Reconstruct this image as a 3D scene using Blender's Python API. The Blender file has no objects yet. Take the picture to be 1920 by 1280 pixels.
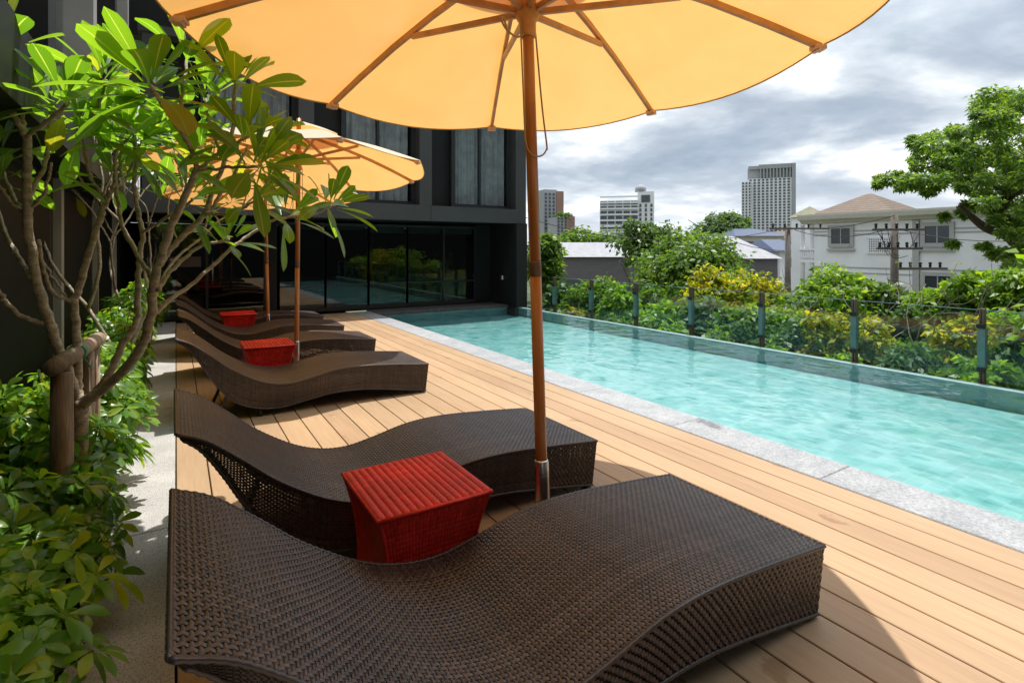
import bpy, math, random
import numpy as np
from mathutils import Vector

scene = bpy.context.scene
COL = scene.collection
R = math.radians
rng = np.random.default_rng(7)
random.seed(7)

# ------------------------------------------------------------------ camera frame (used to survey the photo)
SN, CS, H0, HOR, FPX = .533, .846, 1.4, 467., 1000.
def at(u, v, t):
    """world point at depth t (metres along the view) on the sight line of photo pixel u,v"""
    r = (u - 960.) / FPX * t
    return Vector((t * SN + r * CS, t * CS - r * SN, H0 + (HOR - v) / FPX * t))

# ------------------------------------------------------------------ materials
def newmat(name):
    m = bpy.data.materials.new(name); m.use_nodes = True
    nt = m.node_tree; nt.nodes.clear()
    out = nt.nodes.new('ShaderNodeOutputMaterial')
    return m, nt, out
def N(nt, typ, **kw):
    n = nt.nodes.new(typ)
    for k, v in kw.items():
        if k.startswith('i_'):
            key = k[2:]
            key = int(key) if key.isdigit() else key.replace('_', ' ')
            n.inputs[key].default_value = v
        else: setattr(n, k, v)
    return n
def L(nt, a, b): nt.links.new(a, b)
def ramp(nt, fac, stops):
    r = nt.nodes.new('ShaderNodeValToRGB')
    el = r.color_ramp.elements
    while len(el) < len(stops): el.new(.5)
    for e, (p, c) in zip(el, stops):
        e.position = p; e.color = (*c, 1) if len(c) == 3 else c
    L(nt, fac, r.inputs[0]); return r.outputs[0]
def coords(nt, kind='Object', scale=(1, 1, 1)):
    tc = N(nt, 'ShaderNodeTexCoord'); mp = N(nt, 'ShaderNodeMapping')
    mp.inputs['Scale'].default_value = scale
    L(nt, tc.outputs[kind], mp.inputs[0]); return mp.outputs[0]
def noise(nt, vec, scale, detail=4, rough=.55):
    n = N(nt, 'ShaderNodeTexNoise', i_Scale=scale, i_Detail=detail, i_Roughness=rough)
    L(nt, vec, n.inputs['Vector']); return n.outputs['Fac']
def mixc(nt, fac, a, b, mode='MIX'):
    m = N(nt, 'ShaderNodeMix', data_type='RGBA', blend_type=mode)
    for s, v in ((0, fac), (6, a), (7, b)):
        if hasattr(v, 'default_value') or isinstance(v, bpy.types.NodeSocket): L(nt, v, m.inputs[s])
        else: m.inputs[s].default_value = v if s == 0 else ((*v, 1) if len(v) == 3 else v)
    return m.outputs[2]
def bump(nt, h, strength=.3, dist=.01):
    b = N(nt, 'ShaderNodeBump', i_Strength=strength, i_Distance=dist)
    L(nt, h, b.inputs['Height']); return b.outputs[0]
def island(nt): return N(nt, 'ShaderNodeNewGeometry').outputs['Random Per Island']

def simple(name, col, rough=.6, var=.15, nscale=6., metal=0., bmp=.15, bscale=40., stretch=(1, 1, 1), spec=.5, isl=0.):
    m, nt, out = newmat(name)
    p = N(nt, 'ShaderNodeBsdfPrincipled', i_Roughness=rough, i_Metallic=metal)
    p.inputs['Specular IOR Level'].default_value = spec
    co = coords(nt, 'Object', stretch)
    f = noise(nt, co, nscale)
    lo = tuple(c * (1 - var) for c in col); hi = tuple(min(1, c * (1 + var)) for c in col)
    c = ramp(nt, f, [(.3, lo), (.7, hi)])
    if isl:
        g = ramp(nt, island(nt), [(0, (1 - isl,) * 3), (1, (1 + isl * .6,) * 3)])
        c = mixc(nt, 1., c, g, 'MULTIPLY')
    L(nt, c, p.inputs['Base Color'])
    if bmp: L(nt, bump(nt, noise(nt, co, bscale), bmp), p.inputs['Normal'])
    L(nt, p.outputs[0], out.inputs[0]); return m

def leafmat(name, stops, trans=.4, rough=.42, tcol=1.6, spec=.4, vein=False):
    tcol *= 1.75
    m, nt, out = newmat(name)
    p = N(nt, 'ShaderNodeBsdfPrincipled', i_Roughness=rough)
    p.inputs['Specular IOR Level'].default_value = spec
    c = ramp(nt, island(nt), stops)
    if vein:
        tc = N(nt, 'ShaderNodeTexCoord'); sp = N(nt, 'ShaderNodeSeparateXYZ'); L(nt, tc.outputs['UV'], sp.inputs[0])
        d = N(nt, 'ShaderNodeMath', operation='SUBTRACT', i_1=.5); L(nt, sp.outputs[0], d.inputs[0])
        a = N(nt, 'ShaderNodeMath', operation='ABSOLUTE'); L(nt, d.outputs[0], a.inputs[0])
        k = N(nt, 'ShaderNodeMath', operation='LESS_THAN', i_1=.035); L(nt, a.outputs[0], k.inputs[0])
        s1 = N(nt, 'ShaderNodeMath', operation='MULTIPLY_ADD', i_1=-.35); L(nt, a.outputs[0], s1.inputs[0]); L(nt, sp.outputs[1], s1.inputs[2])
        s2 = N(nt, 'ShaderNodeMath', operation='MULTIPLY', i_1=110.); L(nt, s1.outputs[0], s2.inputs[0])
        s3 = N(nt, 'ShaderNodeMath', operation='SINE'); L(nt, s2.outputs[0], s3.inputs[0])
        v = ramp(nt, s3.outputs[0], [(.7, (0, 0, 0)), (1., (.3, .3, .3))])
        c = mixc(nt, v, c, (.16, .24, .05))
        c = mixc(nt, k.outputs[0], c, (.22, .3, .09))
    L(nt, c, p.inputs['Base Color'])
    t = N(nt, 'ShaderNodeBsdfTranslucent')
    tc_ = mixc(nt, 1., c, (tcol * 1.1, tcol, tcol * .35), 'MULTIPLY'); L(nt, tc_, t.inputs[0])
    mx = N(nt, 'ShaderNodeMixShader', i_0=trans)
    L(nt, p.outputs[0], mx.inputs[1]); L(nt, t.outputs[0], mx.inputs[2])
    L(nt, mx.outputs[0], out.inputs[0]); return m

M = {}
def build_materials():
    # deck boards
    m, nt, out = newmat('composite_board')
    p = N(nt, 'ShaderNodeBsdfPrincipled', i_Roughness=.55)
    p.inputs['Specular IOR Level'].default_value = .3
    co = coords(nt, 'Object', (1, .05, 1))
    g = noise(nt, co, 45., 6, .7); big = noise(nt, coords(nt, 'Object', (1, .4, 1)), 1.3, 3)
    c = ramp(nt, g, [(.25, (.345, .232, .138)), (.75, (.455, .315, .192))])
    c = mixc(nt, 1., c, ramp(nt, island(nt), [(0, (.9, .86, .84)), (.5, (1, 1, 1)), (1, (1.07, 1.04, 1.0))]), 'MULTIPLY')
    c = mixc(nt, 1., c, ramp(nt, big, [(.35, (.88, .87, .86)), (.6, (1.03, 1.03, 1.03))]), 'MULTIPLY')
    st = ramp(nt, noise(nt, coords(nt, 'Object', (1.6, 1, 1)), 3.1, 5), [(.66, (1, 1, 1)), (.70, (.74, .68, .62))])
    c = mixc(nt, 1., c, st, 'MULTIPLY')
    L(nt, c, p.inputs['Base Color'])
    L(nt, bump(nt, g, .12, .002), p.inputs['Normal']); L(nt, p.outputs[0], out.inputs[0]); M['board'] = m
    # granite coping
    m, nt, out = newmat('grey_granite')
    p = N(nt, 'ShaderNodeBsdfPrincipled', i_Roughness=.6)
    co = coords(nt)
    s = noise(nt, co, 60., 5, .8); b = noise(nt, co, 5., 6, .7)
    c = ramp(nt, s, [(.3, (.19, .195, .205)), (.5, (.34, .35, .36)), (.7, (.52, .525, .53))])
    c = mixc(nt, 1., c, ramp(nt, b, [(.3, (.7, .71, .74)), (.7, (1.1, 1.1, 1.1))]), 'MULTIPLY')
    wet = noise(nt, coords(nt, 'Object', (1, .5, 1)), 2.3, 6, .6)
    c = mixc(nt, 1., c, ramp(nt, wet, [(.66, (1, 1, 1)), (.69, (.5, .5, .53))]), 'MULTIPLY')
    c = mixc(nt, 1., c, ramp(nt, island(nt), [(0, (.9, .9, .9)), (1, (1.06, 1.06, 1.06))]), 'MULTIPLY')
    L(nt, c, p.inputs['Base Color']); L(nt, bump(nt, s, .3, .004), p.inputs['Normal'])
    L(nt, p.outputs[0], out.inputs[0]); M['granite'] = m
    # washed aggregate strip
    m, nt, out = newmat('washed_aggregate')
    p = N(nt, 'ShaderNodeBsdfPrincipled', i_Roughness=.8)
    co = coords(nt)
    vo = N(nt, 'ShaderNodeTexVoronoi', i_Scale=170.); L(nt, co, vo.inputs['Vector'])
    c = ramp(nt, vo.outputs['Distance'], [(.0, (.62, .61, .58)), (.5, (.46, .45, .43)), (.9, (.24, .23, .22))])
    c = mixc(nt, 1., c, ramp(nt, noise(nt, co, 4., 5), [(.3, (.78, .78, .78)), (.7, (1.05, 1.05, 1.05))]), 'MULTIPLY')
    L(nt, c, p.inputs['Base Color']); L(nt, bump(nt, vo.outputs['Distance'], .5, .004), p.inputs['Normal'])
    L(nt, p.outputs[0], out.inputs[0]); M['aggregate'] = m
    # mosaic
    m, nt, out = newmat('pool_mosaic')
    p = N(nt, 'ShaderNodeBsdfPrincipled', i_Roughness=.35)
    co = coords(nt)
    br = N(nt, 'ShaderNodeTexBrick', offset=0., i_Scale=1.)
    br.inputs['Color1'].default_value = (.165, .375, .375, 1); br.inputs['Color2'].default_value = (.235, .475, .47, 1)
    br.inputs['Mortar'].default_value = (.25, .47, .47, 1)
    br.inputs['Mortar Size'].default_value = .004; br.inputs['Brick Width'].default_value = .1; br.inputs['Row Height'].default_value = .1
    L(nt, co, br.inputs['Vector'])
    c = mixc(nt, 1., br.outputs['Color'], ramp(nt, noise(nt, co, 1.2, 4), [(.3, (.86, .9, .92)), (.7, (1.05, 1.03, 1.02))]), 'MULTIPLY')
    L(nt, c, p.inputs['Base Color']); L(nt, p.outputs[0], out.inputs[0]); M['mosaic'] = m
    M['glass_edge'] = simple('green_glass_edge', (.12, .21, .205), .12, .15, 8., bmp=.03)
    M['pale_edge'] = simple('glass_edge_highlight', (.22, .32, .30), .15, .1, bmp=0)
    M['edge_tile'] = simple('grey_green_edge_tile', (.27, .38, .385), .35, .15, 7., bmp=.05)
    # water: clear, slightly green film that ripples; light bunched by the ripples is painted into its colour
    m, nt, out = newmat('pool_water')
    co = coords(nt, 'Object', (1., .8, 1))
    wn = N(nt, 'ShaderNodeTexNoise', i_Scale=1.6, i_Detail=3.); L(nt, co, wn.inputs['Vector'])
    ad = N(nt, 'ShaderNodeVectorMath', operation='MULTIPLY_ADD'); ad.inputs[1].default_value = (.5, .5, .5)
    L(nt, wn.outputs['Color'], ad.inputs[0]); L(nt, co, ad.inputs[2])
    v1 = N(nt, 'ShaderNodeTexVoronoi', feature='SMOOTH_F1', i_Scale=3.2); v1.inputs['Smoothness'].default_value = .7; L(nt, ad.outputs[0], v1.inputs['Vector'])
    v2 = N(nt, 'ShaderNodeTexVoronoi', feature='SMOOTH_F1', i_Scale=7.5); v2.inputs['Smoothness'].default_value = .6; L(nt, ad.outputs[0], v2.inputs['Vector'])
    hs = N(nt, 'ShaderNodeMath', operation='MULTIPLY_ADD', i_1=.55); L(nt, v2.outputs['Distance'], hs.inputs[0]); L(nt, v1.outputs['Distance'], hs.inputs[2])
    caustic_tint = ramp(nt, hs.outputs[0], [(.18, (.42, .68, .69)), (.42, (.66, .85, .84)), (.66, (.86, .96, .95)), (.86, (1., 1., 1.)), (.98, (1., 1., 1.))])
    nb = bump(nt, hs.outputs[0], .35, .03)
    rip = noise(nt, coords(nt, 'Object', (1, 1, 1)), 9., 3)
    nb2 = N(nt, 'ShaderNodeBump', i_Strength=.12, i_Distance=.01); L(nt, rip, nb2.inputs['Height']); L(nt, nb, nb2.inputs['Normal'])
    tr = N(nt, 'ShaderNodeBsdfTransparent'); L(nt, caustic_tint, tr.inputs[0])
    gl = N(nt, 'ShaderNodeBsdfGlossy', i_Roughness=.02); L(nt, nb2.outputs[0], gl.inputs['Normal'])
    fr = N(nt, 'ShaderNodeFresnel', i_IOR=1.33); L(nt, nb2.outputs[0], fr.inputs['Normal'])
    mx = N(nt, 'ShaderNodeMixShader'); L(nt, fr.outputs[0], mx.inputs[0]); L(nt, tr.outputs[0], mx.inputs[1]); L(nt, gl.outputs[0], mx.inputs[2])
    L(nt, mx.outputs[0], out.inputs[0]); M['water'] = m
    # clear glass
    def glass(key, tintc, ior):
        m, nt, out = newmat(key)
        tr = N(nt, 'ShaderNodeBsdfTransparent'); tr.inputs[0].default_value = (*tintc, 1)
        gl = N(nt, 'ShaderNodeBsdfGlossy', i_Roughness=.0)
        fr = N(nt, 'ShaderNodeFresnel'); ge = N(nt, 'ShaderNodeNewGeometry')
        ii = N(nt, 'ShaderNodeMath', operation='MULTIPLY_ADD', i_1=1. / ior - ior, i_2=ior); L(nt, ge.outputs['Backfacing'], ii.inputs[0]); L(nt, ii.outputs[0], fr.inputs['IOR'])
        L(nt, bump(nt, noise(nt, coords(nt), .8, 1), .03, .01), gl.inputs['Normal'])
        mx = N(nt, 'ShaderNodeMixShader'); L(nt, fr.outputs[0], mx.inputs[0]); L(nt, tr.outputs[0], mx.inputs[1]); L(nt, gl.outputs[0], mx.inputs[2])
        L(nt, mx.outputs[0], out.inputs[0]); M[key] = m
    glass('rail_glass', (.86, .94, .925), 1.5)
    glass('window_glass', (.55, .62, .60), 1.75); glass('upper_glass', (.80, .83, .85), 1.3)
    # canvas
    m, nt, out = newmat('cream_canvas')
    co = coords(nt)
    d = N(nt, 'ShaderNodeBsdfDiffuse'); t = N(nt, 'ShaderNodeBsdfTranslucent')
    f = noise(nt, co, 3., 4)
    L(nt, ramp(nt, f, [(.3, (.84, .76, .60)), (.7, (.88, .80, .66))]), d.inputs[0])
    L(nt, ramp(nt, f, [(.3, (.79, .385, .095)), (.7, (.87, .435, .115))]), t.inputs[0])
    wv = noise(nt, co, 420., 2); nb = bump(nt, wv, .08, .002); L(nt, nb, d.inputs['Normal'])
    mx = N(nt, 'ShaderNodeMixShader', i_0=.5); L(nt, d.outputs[0], mx.inputs[1]); L(nt, t.outputs[0], mx.inputs[2])
    L(nt, mx.outputs[0], out.inputs[0]); M['canvas'] = m
    M['hem'] = simple('canvas_hem', (.42, .26, .12), .9, .1, bmp=0)
    # rattan
    for key, a, b, rg in (('rattan', (.034, .0265, .026), (.092, .071, .068), .30), ('red_rattan', (.60, .016, .011), (.86, .040, .026), .45)):
        m, nt, out = newmat(key)
        p = N(nt, 'ShaderNodeBsdfPrincipled', i_Roughness=rg)
        c = ramp(nt, island(nt), [(0, a), (1, b)])
        c = mixc(nt, 1., c, ramp(nt, noise(nt, coords(nt), 30., 3), [(.3, (.8, .8, .8)), (.7, (1.15, 1.12, 1.1))]), 'MULTIPLY')
        c = mixc(nt, 1., c, ramp(nt, noise(nt, coords(nt), 3.2, 5, .6), [(.35, (.78, .78, .78)), (.65, (1.22, 1.2, 1.18))]), 'MULTIPLY')
        L(nt, c, p.inputs['Base Color']); L(nt, p.outputs[0], out.inputs[0]); M[key] = m
    M['charcoal'] = simple('charcoal_panel', (.022, .022, .022), .6, .12, 2., bmp=.03, spec=.2)
    M['dark_panel'] = simple('dark_panel', (.006, .006, .006), .6, .2, 2., bmp=.03, spec=.15)
    M['trim_grey'] = simple('pale_metal_fin', (.34, .33, .32), .5, .1, 3., bmp=.03)
    M['facade_grey'] = simple('facade_grey', (.056, .055, .055), .6, .1, 2., bmp=.04)
    M['frame_dark'] = simple('window_frame_metal', (.03, .031, .033), .4, .1, bmp=0)
    M['curtain'] = simple('grey_curtain', (.62, .60, .58), .9, .2, 5., bmp=.05)
    M['blind'] = simple('green_grey_blind', (.16, .20, .19), .8, .1, 5., bmp=.05)
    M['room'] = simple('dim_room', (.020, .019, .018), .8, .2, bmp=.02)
    M['bench_wood'] = simple('bench_wood', (.30, .23, .17), .6, .2, bmp=.02)
    M['stone_dark'] = simple('dark_slate', (.075, .07, .068), .7, .35, 14., bmp=.3)
    M['white_sign'] = simple('sign_plate', (.10, .08, .08), .5, .1, bmp=0)
    M['white_letter'] = simple('white_lettering', (.8, .8, .8), .5, .02, bmp=0)
    M['steel'] = simple('brushed_steel', (.62, .60, .57), .3, .08, 30., metal=1., bmp=.05)
    M['bronze'] = simple('bronze_post', (.16, .105, .08), .4, .15, 8., metal=.3, bmp=.05)
    M['gap_shade'] = simple('weave_gap_shade', (.016, .012, .011), .8, .2, bmp=0)
    M['black'] = simple('black_metal', (.012, .012, .012), .45, .1, bmp=0)
    M['pole_wood'] = simple('varnished_pole', (.40, .155, .040), .28, .22, 9., stretch=(6, 6, .5), bmp=.05)
    M['rib_wood'] = simple('rib_wood', (.46, .22, .075), .4, .22, 12., bmp=.05)
    M['cord'] = simple('tan_cord', (.36, .24, .13), .8, .1, bmp=0)
    M['bark'] = simple('frangipani_bark', (.40, .33, .25), .75, .4, 22., bmp=.7, bscale=55., stretch=(1, 1, 2.2))
    M['bark_dark'] = simple('dark_bark', (.085, .062, .048), .85, .4, 8., bmp=.5, bscale=12.)
    M['twig'] = simple('bare_twig', (.24, .20, .165), .8, .3, 9., bmp=.3)
    M['stem'] = simple('green_stem', (.10, .14, .04), .6, .2, bmp=0)
    M['stake'] = simple('timber_stake', (.28, .20, .14), .8, .35, 9., stretch=(4, 4, .6), bmp=.5, bscale=25.)
    M['green_tie'] = simple('green_tie', (.03, .22, .12), .6, .1, bmp=0)
    M['soil'] = simple('planting_soil', (.045, .032, .024), .95, .5, 12., bmp=.8, bscale=30.)
    M['earth'] = simple('earth_ground', (.10, .11, .06), .95, .4, .3, bmp=.2)
    M['white_wall'] = simple('white_render', (.84, .84, .89), .8, .05, 1., bmp=.05)
    M['olive_roof'] = simple('olive_roof', (.20, .19, .12), .8, .2, 4.)
    M['grey_trim'] = simple('grey_trim', (.42, .42, .43), .8, .06, bmp=.05)
    M['beige_trim'] = simple('beige_cornice', (.58, .56, .52), .8, .06, bmp=.05)
    M['brick_brown'] = simple('brown_cladding', (.25, .15, .115), .8, .1, .2, bmp=0)
    M['tower_grey'] = simple('tower_grey', (.30, .31, .33), .8, .1, .05, bmp=0)
    M['tower_white'] = simple('tower_white', (.68, .70, .74), .8, .05, .05, bmp=0)
    M['window_dark'] = simple('window_dark', (.05, .06, .075), .2, .3, .5, bmp=0)
    M['concrete_pole'] = simple('concrete_pole', (.13, .115, .10), .9, .15, bmp=.1)
    M['wire'] = simple('black_cable', (.015, .015, .016), .6, .05, bmp=0)
    M['blue_tile'] = simple('blue_roof', (.05, .07, .13), .6, .15, 3., bmp=.1)
    M['siding'] = simple('dark_siding', (.115, .105, .115), .7, .12, 1.5, stretch=(1, 1, 5), bmp=.1)
    for key, a, b, sc in (('roof_tile', (.080, .050, .032), (.145, .096, .062), 2.2), ('metal_roof', (.24, .24, .26), (.30, .30, .325), 1.4)):
        m, nt, out = newmat(key)
        p = N(nt, 'ShaderNodeBsdfPrincipled', i_Roughness=.7)
        tc = N(nt, 'ShaderNodeTexCoord'); wv = N(nt, 'ShaderNodeTexWave', bands_direction='Z' if key == 'roof_tile' else 'Y', i_Scale=sc, i_Distortion=.4); L(nt, tc.outputs['Object'], wv.inputs[0])
        c = ramp(nt, wv.outputs['Fac'], [(.1, a), (.6, b)])
        c = mixc(nt, 1., c, ramp(nt, noise(nt, tc.outputs['Object'], 2., 5), [(.3, (.75, .75, .75)), (.7, (1.1, 1.1, 1.1))]), 'MULTIPLY')
        L(nt, c, p.inputs['Base Color']); L(nt, bump(nt, wv.outputs['Fac'], .4, .05), p.inputs['Normal'])
        L(nt, p.outputs[0], out.inputs[0]); M[key] = m
    # foliage
    M['frangi'] = leafmat('frangipani_leaf', [(0, (.050, .125, .012)), (.5, (.085, .19, .016)), (.9, (.12, .23, .022)), (1, (.24, .23, .02))], .52, .33, 1.75, .5, vein=True)
    M['umbrella_leaf'] = leafmat('umbrella_plant_leaf', [(0, (.060, .15, .024)), (.6, (.11, .25, .034)), (.85, (.19, .34, .032)), (1, (.34, .38, .03))], .45, .3, 1.4, .6)
    M['leaf_rain'] = leafmat('feathery_leaf', [(0, (.055, .12, .025)), (.6, (.095, .18, .035)), (1, (.17, .25, .045))], .45, .42, 1.4)
    M['dry_leaf'] = simple('dry_leaf', (.17, .085, .04), .8, .3, 20.)
    M['sunlit_young_leaf'] = leafmat('sunlit_young_plant_leaf', [(0, (.085, .20, .026)), (.5, (.15, .31, .036)), (.8, (.26, .42, .034)), (1, (.44, .48, .03))], .45, .3, 1.35, .6)  # lime young growth, brightened further to paint sunlight onto shaded bed plants
    M['leaf_lime'] = leafmat('lime_leaf', [(0, (.075, .16, .02)), (.6, (.13, .24, .025)), (1, (.22, .31, .03))], .45, .4, 1.4)
    M['leaf_mid'] = leafmat('mid_green_leaf', [(0, (.050, .11, .018)), (.6, (.085, .165, .026)), (1, (.15, .23, .035))], .42, .42, 1.35)
    M['leaf_dark'] = leafmat('deep_green_leaf', [(0, (.035, .078, .018)), (.6, (.055, .115, .022)), (1, (.095, .16, .03))], .36, .42, 1.3)
    M['leaf_yellow'] = leafmat('yellowing_leaf', [(0, (.08, .15, .018)), (.45, (.16, .23, .022)), (.72, (.34, .32, .02)), (1, (.52, .41, .02))], .45, .45, 1.25)
    M['leaf_blue'] = leafmat('bluish_green_leaf', [(0, (.045, .10, .040)), (.6, (.075, .14, .052)), (1, (.12, .19, .06))], .34, .45, 1.3)
    M['leaf_rust'] = leafmat('rusty_leaf', [(0, (.08, .125, .02)), (.5, (.16, .19, .03)), (1, (.30, .22, .04))], .4, .45, 1.3)
build_materials()

# ------------------------------------------------------------------ mesh helpers
LOC = {}                                    # world position of each root Empty
def tag(o, label=None, cat=None, group=None, kind=None):
    if label: o['label'] = label
    if cat: o['category'] = cat
    if group: o['group'] = group
    if kind: o['kind'] = kind
    return o
def empty(name, loc, label, cat, group=None):
    o = bpy.data.objects.new(name, None); COL.objects.link(o)
    o.empty_display_size = .1
    o.location = loc; LOC[o.name] = np.array(loc, float)
    return tag(o, label, cat, group)
def rootloc(p):
    while p.parent: p = p.parent
    return LOC.get(p.name, np.zeros(3))
def link(name, me, mat, parent=None):
    o = bpy.data.objects.new(name, me); COL.objects.link(o)
    if mat: me.materials.append(mat)
    if parent: o.parent = parent
    return o
def np_mesh(name, V, F, mat, parent=None, smooth=False, uv=None, local=False):
    """V (n,3), F (m,k) all faces with k corners"""
    V = np.asarray(V, np.float32); F = np.asarray(F, np.int32)
    if parent is not None and not local: V = V - rootloc(parent).astype(np.float32)
    me = bpy.data.meshes.new(name)
    me.vertices.add(len(V)); me.vertices.foreach_set('co', V.ravel())
    m, k = F.shape
    me.loops.add(m * k); me.loops.foreach_set('vertex_index', F.ravel())
    me.polygons.add(m); me.polygons.foreach_set('loop_start', np.arange(0, m * k, k, dtype=np.int32))
    me.polygons.foreach_set('loop_total', np.full(m, k, np.int32))
    if smooth: me.polygons.foreach_set('use_smooth', np.ones(m, bool))
    if uv is not None:
        l = me.uv_layers.new(name='UVMap'); l.data.foreach_set('uv', np.asarray(uv, np.float32)[F.ravel()].ravel())
    me.update(calc_edges=True); me.validate()
    return link(name, me, mat, parent)

class MB:
    def __init__(s): s.v = []; s.f = []; s.sm = []
    def add(s, vs, fs, smooth=False):
        b = len(s.v); s.v += [tuple(v) for v in vs]
        s.f += [tuple(b + i for i in f) for f in fs]; s.sm += [smooth] * len(fs); return s
    def box(s, a, b, bev=0.):
        x0, y0, z0 = a; x1, y1, z1 = b
        if x0 > x1: x0, x1 = x1, x0
        if y0 > y1: y0, y1 = y1, y0
        if z0 > z1: z0, z1 = z1, z0
        if bev <= 0:
            vs = [(x0, y0, z0), (x1, y0, z0), (x1, y1, z0), (x0, y1, z0), (x0, y0, z1), (x1, y0, z1), (x1, y1, z1), (x0, y1, z1)]
            return s.add(vs, [(3, 2, 1, 0), (4, 5, 6, 7), (0, 1, 5, 4), (1, 2, 6, 5), (2, 3, 7, 6), (3, 0, 4, 7)])
        vs = []
        for z, d in ((z0, bev), (z0 + bev, 0), (z1 - bev, 0), (z1, bev)):
            vs += [(x0 + d, y0 + d, z), (x1 - d, y0 + d, z), (x1 - d, y1 - d, z), (x0 + d, y1 - d, z)]
        fs = [(3, 2, 1, 0), (12, 13, 14, 15)]
        for l in range(3):
            for i in range(4):
                j = (i + 1) % 4; fs.append((l * 4 + i, l * 4 + j, l * 4 + 4 + j, l * 4 + 4 + i))
        return s.add(vs, fs)
    def prism(s, pts, off):
        n = len(pts); o = Vector(off)
        vs = [Vector(p) for p in pts] + [Vector(p) + o for p in pts]
        return s.add(vs, [tuple(range(n))[::-1], tuple(range(n, 2 * n))] + [(i, (i + 1) % n, n + (i + 1) % n, n + i) for i in range(n)])
    def tube(s, pts, rad, n=8, cap=True):
        pts = [Vector(p) for p in pts]; k = len(pts)
        if not hasattr(rad, '__len__'): rad = [rad] * k
        ref = None; vs = []
        for i, p in enumerate(pts):
            d = (pts[min(i + 1, k - 1)] - pts[max(i - 1, 0)])
            d = d.normalized() if d.length > 1e-9 else Vector((0, 0, 1))
            if ref is None: ref = d.orthogonal().normalized()
            ref = ref - d * ref.dot(d)
            ref = ref.normalized() if ref.length > 1e-6 else d.orthogonal().normalized()
            b = d.cross(ref)
            for j in range(n):
                a = 2 * math.pi * j / n
                vs.append(p + (ref * math.cos(a) + b * math.sin(a)) * rad[i])
        fs = [(i * n + j, i * n + (j + 1) % n, (i + 1) * n + (j + 1) % n, (i + 1) * n + j) for i in range(k - 1) for j in range(n)]
        if cap: fs += [tuple(range(n))[::-1], tuple((k - 1) * n + j for j in range(n))]
        return s.add(vs, fs, True)
    def bar(s, a, b, w, h, up=(0, 0, 1)):
        a, b = Vector(a), Vector(b); d = (b - a).normalized(); u = Vector(up); u = (u - d * u.dot(d)).normalized(); r = d.cross(u)
        q = [r * (w / 2) + u * (h / 2), -r * (w / 2) + u * (h / 2), -r * (w / 2) - u * (h / 2), r * (w / 2) - u * (h / 2)]
        return s.add([a + x for x in q] + [b + x for x in q], [(0, 1, 2, 3), (7, 6, 5, 4)] + [(i, 4 + i, 4 + (i + 1) % 4, (i + 1) % 4) for i in range(4)])
    def lathe(s, prof, c=(0, 0, 0), n=20, axis=None):
        c = Vector(c); az = Vector(axis).normalized() if axis is not None else Vector((0, 0, 1))
        ax = az.orthogonal().normalized(); ay = az.cross(ax); vs = []
        for r, z in prof:
            for j in range(n):
                a = 2 * math.pi * j / n; vs.append(c + az * z + (ax * math.cos(a) + ay * math.sin(a)) * r)
        fs = [(i * n + j, i * n + (j + 1) % n, (i + 1) * n + (j + 1) % n, (i + 1) * n + j) for i in range(len(prof) - 1) for j in range(n)]
        return s.add(vs, fs + [tuple(range(n))[::-1], tuple((len(prof) - 1) * n + j for j in range(n))], True)
    def build(s, name, mat, parent=None, local=False):
        off = rootloc(parent) if (parent is not None and not local) else np.zeros(3)
        me = bpy.data.meshes.new(name)
        me.from_pydata([(x - off[0], y - off[1], z - off[2]) for x, y, z in s.v], [], s.f)
        me.polygons.foreach_set('use_smooth', s.sm); me.validate(); me.update()
        return link(name, me, mat, parent)
def B(a, b, name, mat, parent=None, bev=0., local=False): return MB().box(a, b, bev).build(name, mat, parent, local)
def struct(o): o['kind'] = 'structure'; return o
def children(o): return [c for c in bpy.data.objects if c.parent == o]
def copy_tree(o, loc, label, rz=0.):
    kids = {}
    for c in bpy.data.objects:
        if c.parent: kids.setdefault(c.parent.name, []).append(c)
    def rec(s, parent):
        c = s.copy(); COL.objects.link(c)
        if parent: c.parent = parent
        for k in kids.get(s.name, []): rec(k, c)
        return c
    r = rec(o, None); r.location = loc; r.rotation_euler.z = rz; r['label'] = label
    LOC[r.name] = np.array(loc, float); return r
def catmull(P, n):
    P = np.asarray(P, float); k = len(P)
    Q = np.vstack([2 * P[0] - P[1], P, 2 * P[-1] - P[-2]])
    t = np.linspace(0, k - 1, n); i = np.minimum(t.astype(int), k - 2); f = (t - i)[:, None]
    a, b, c, d = Q[i], Q[i + 1], Q[i + 2], Q[i + 3]
    return .5 * (2 * b + (c - a) * f + (2 * a - 5 * b + 4 * c - d) * f ** 2 + (3 * b - a - 3 * c + d) * f ** 3)

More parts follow.
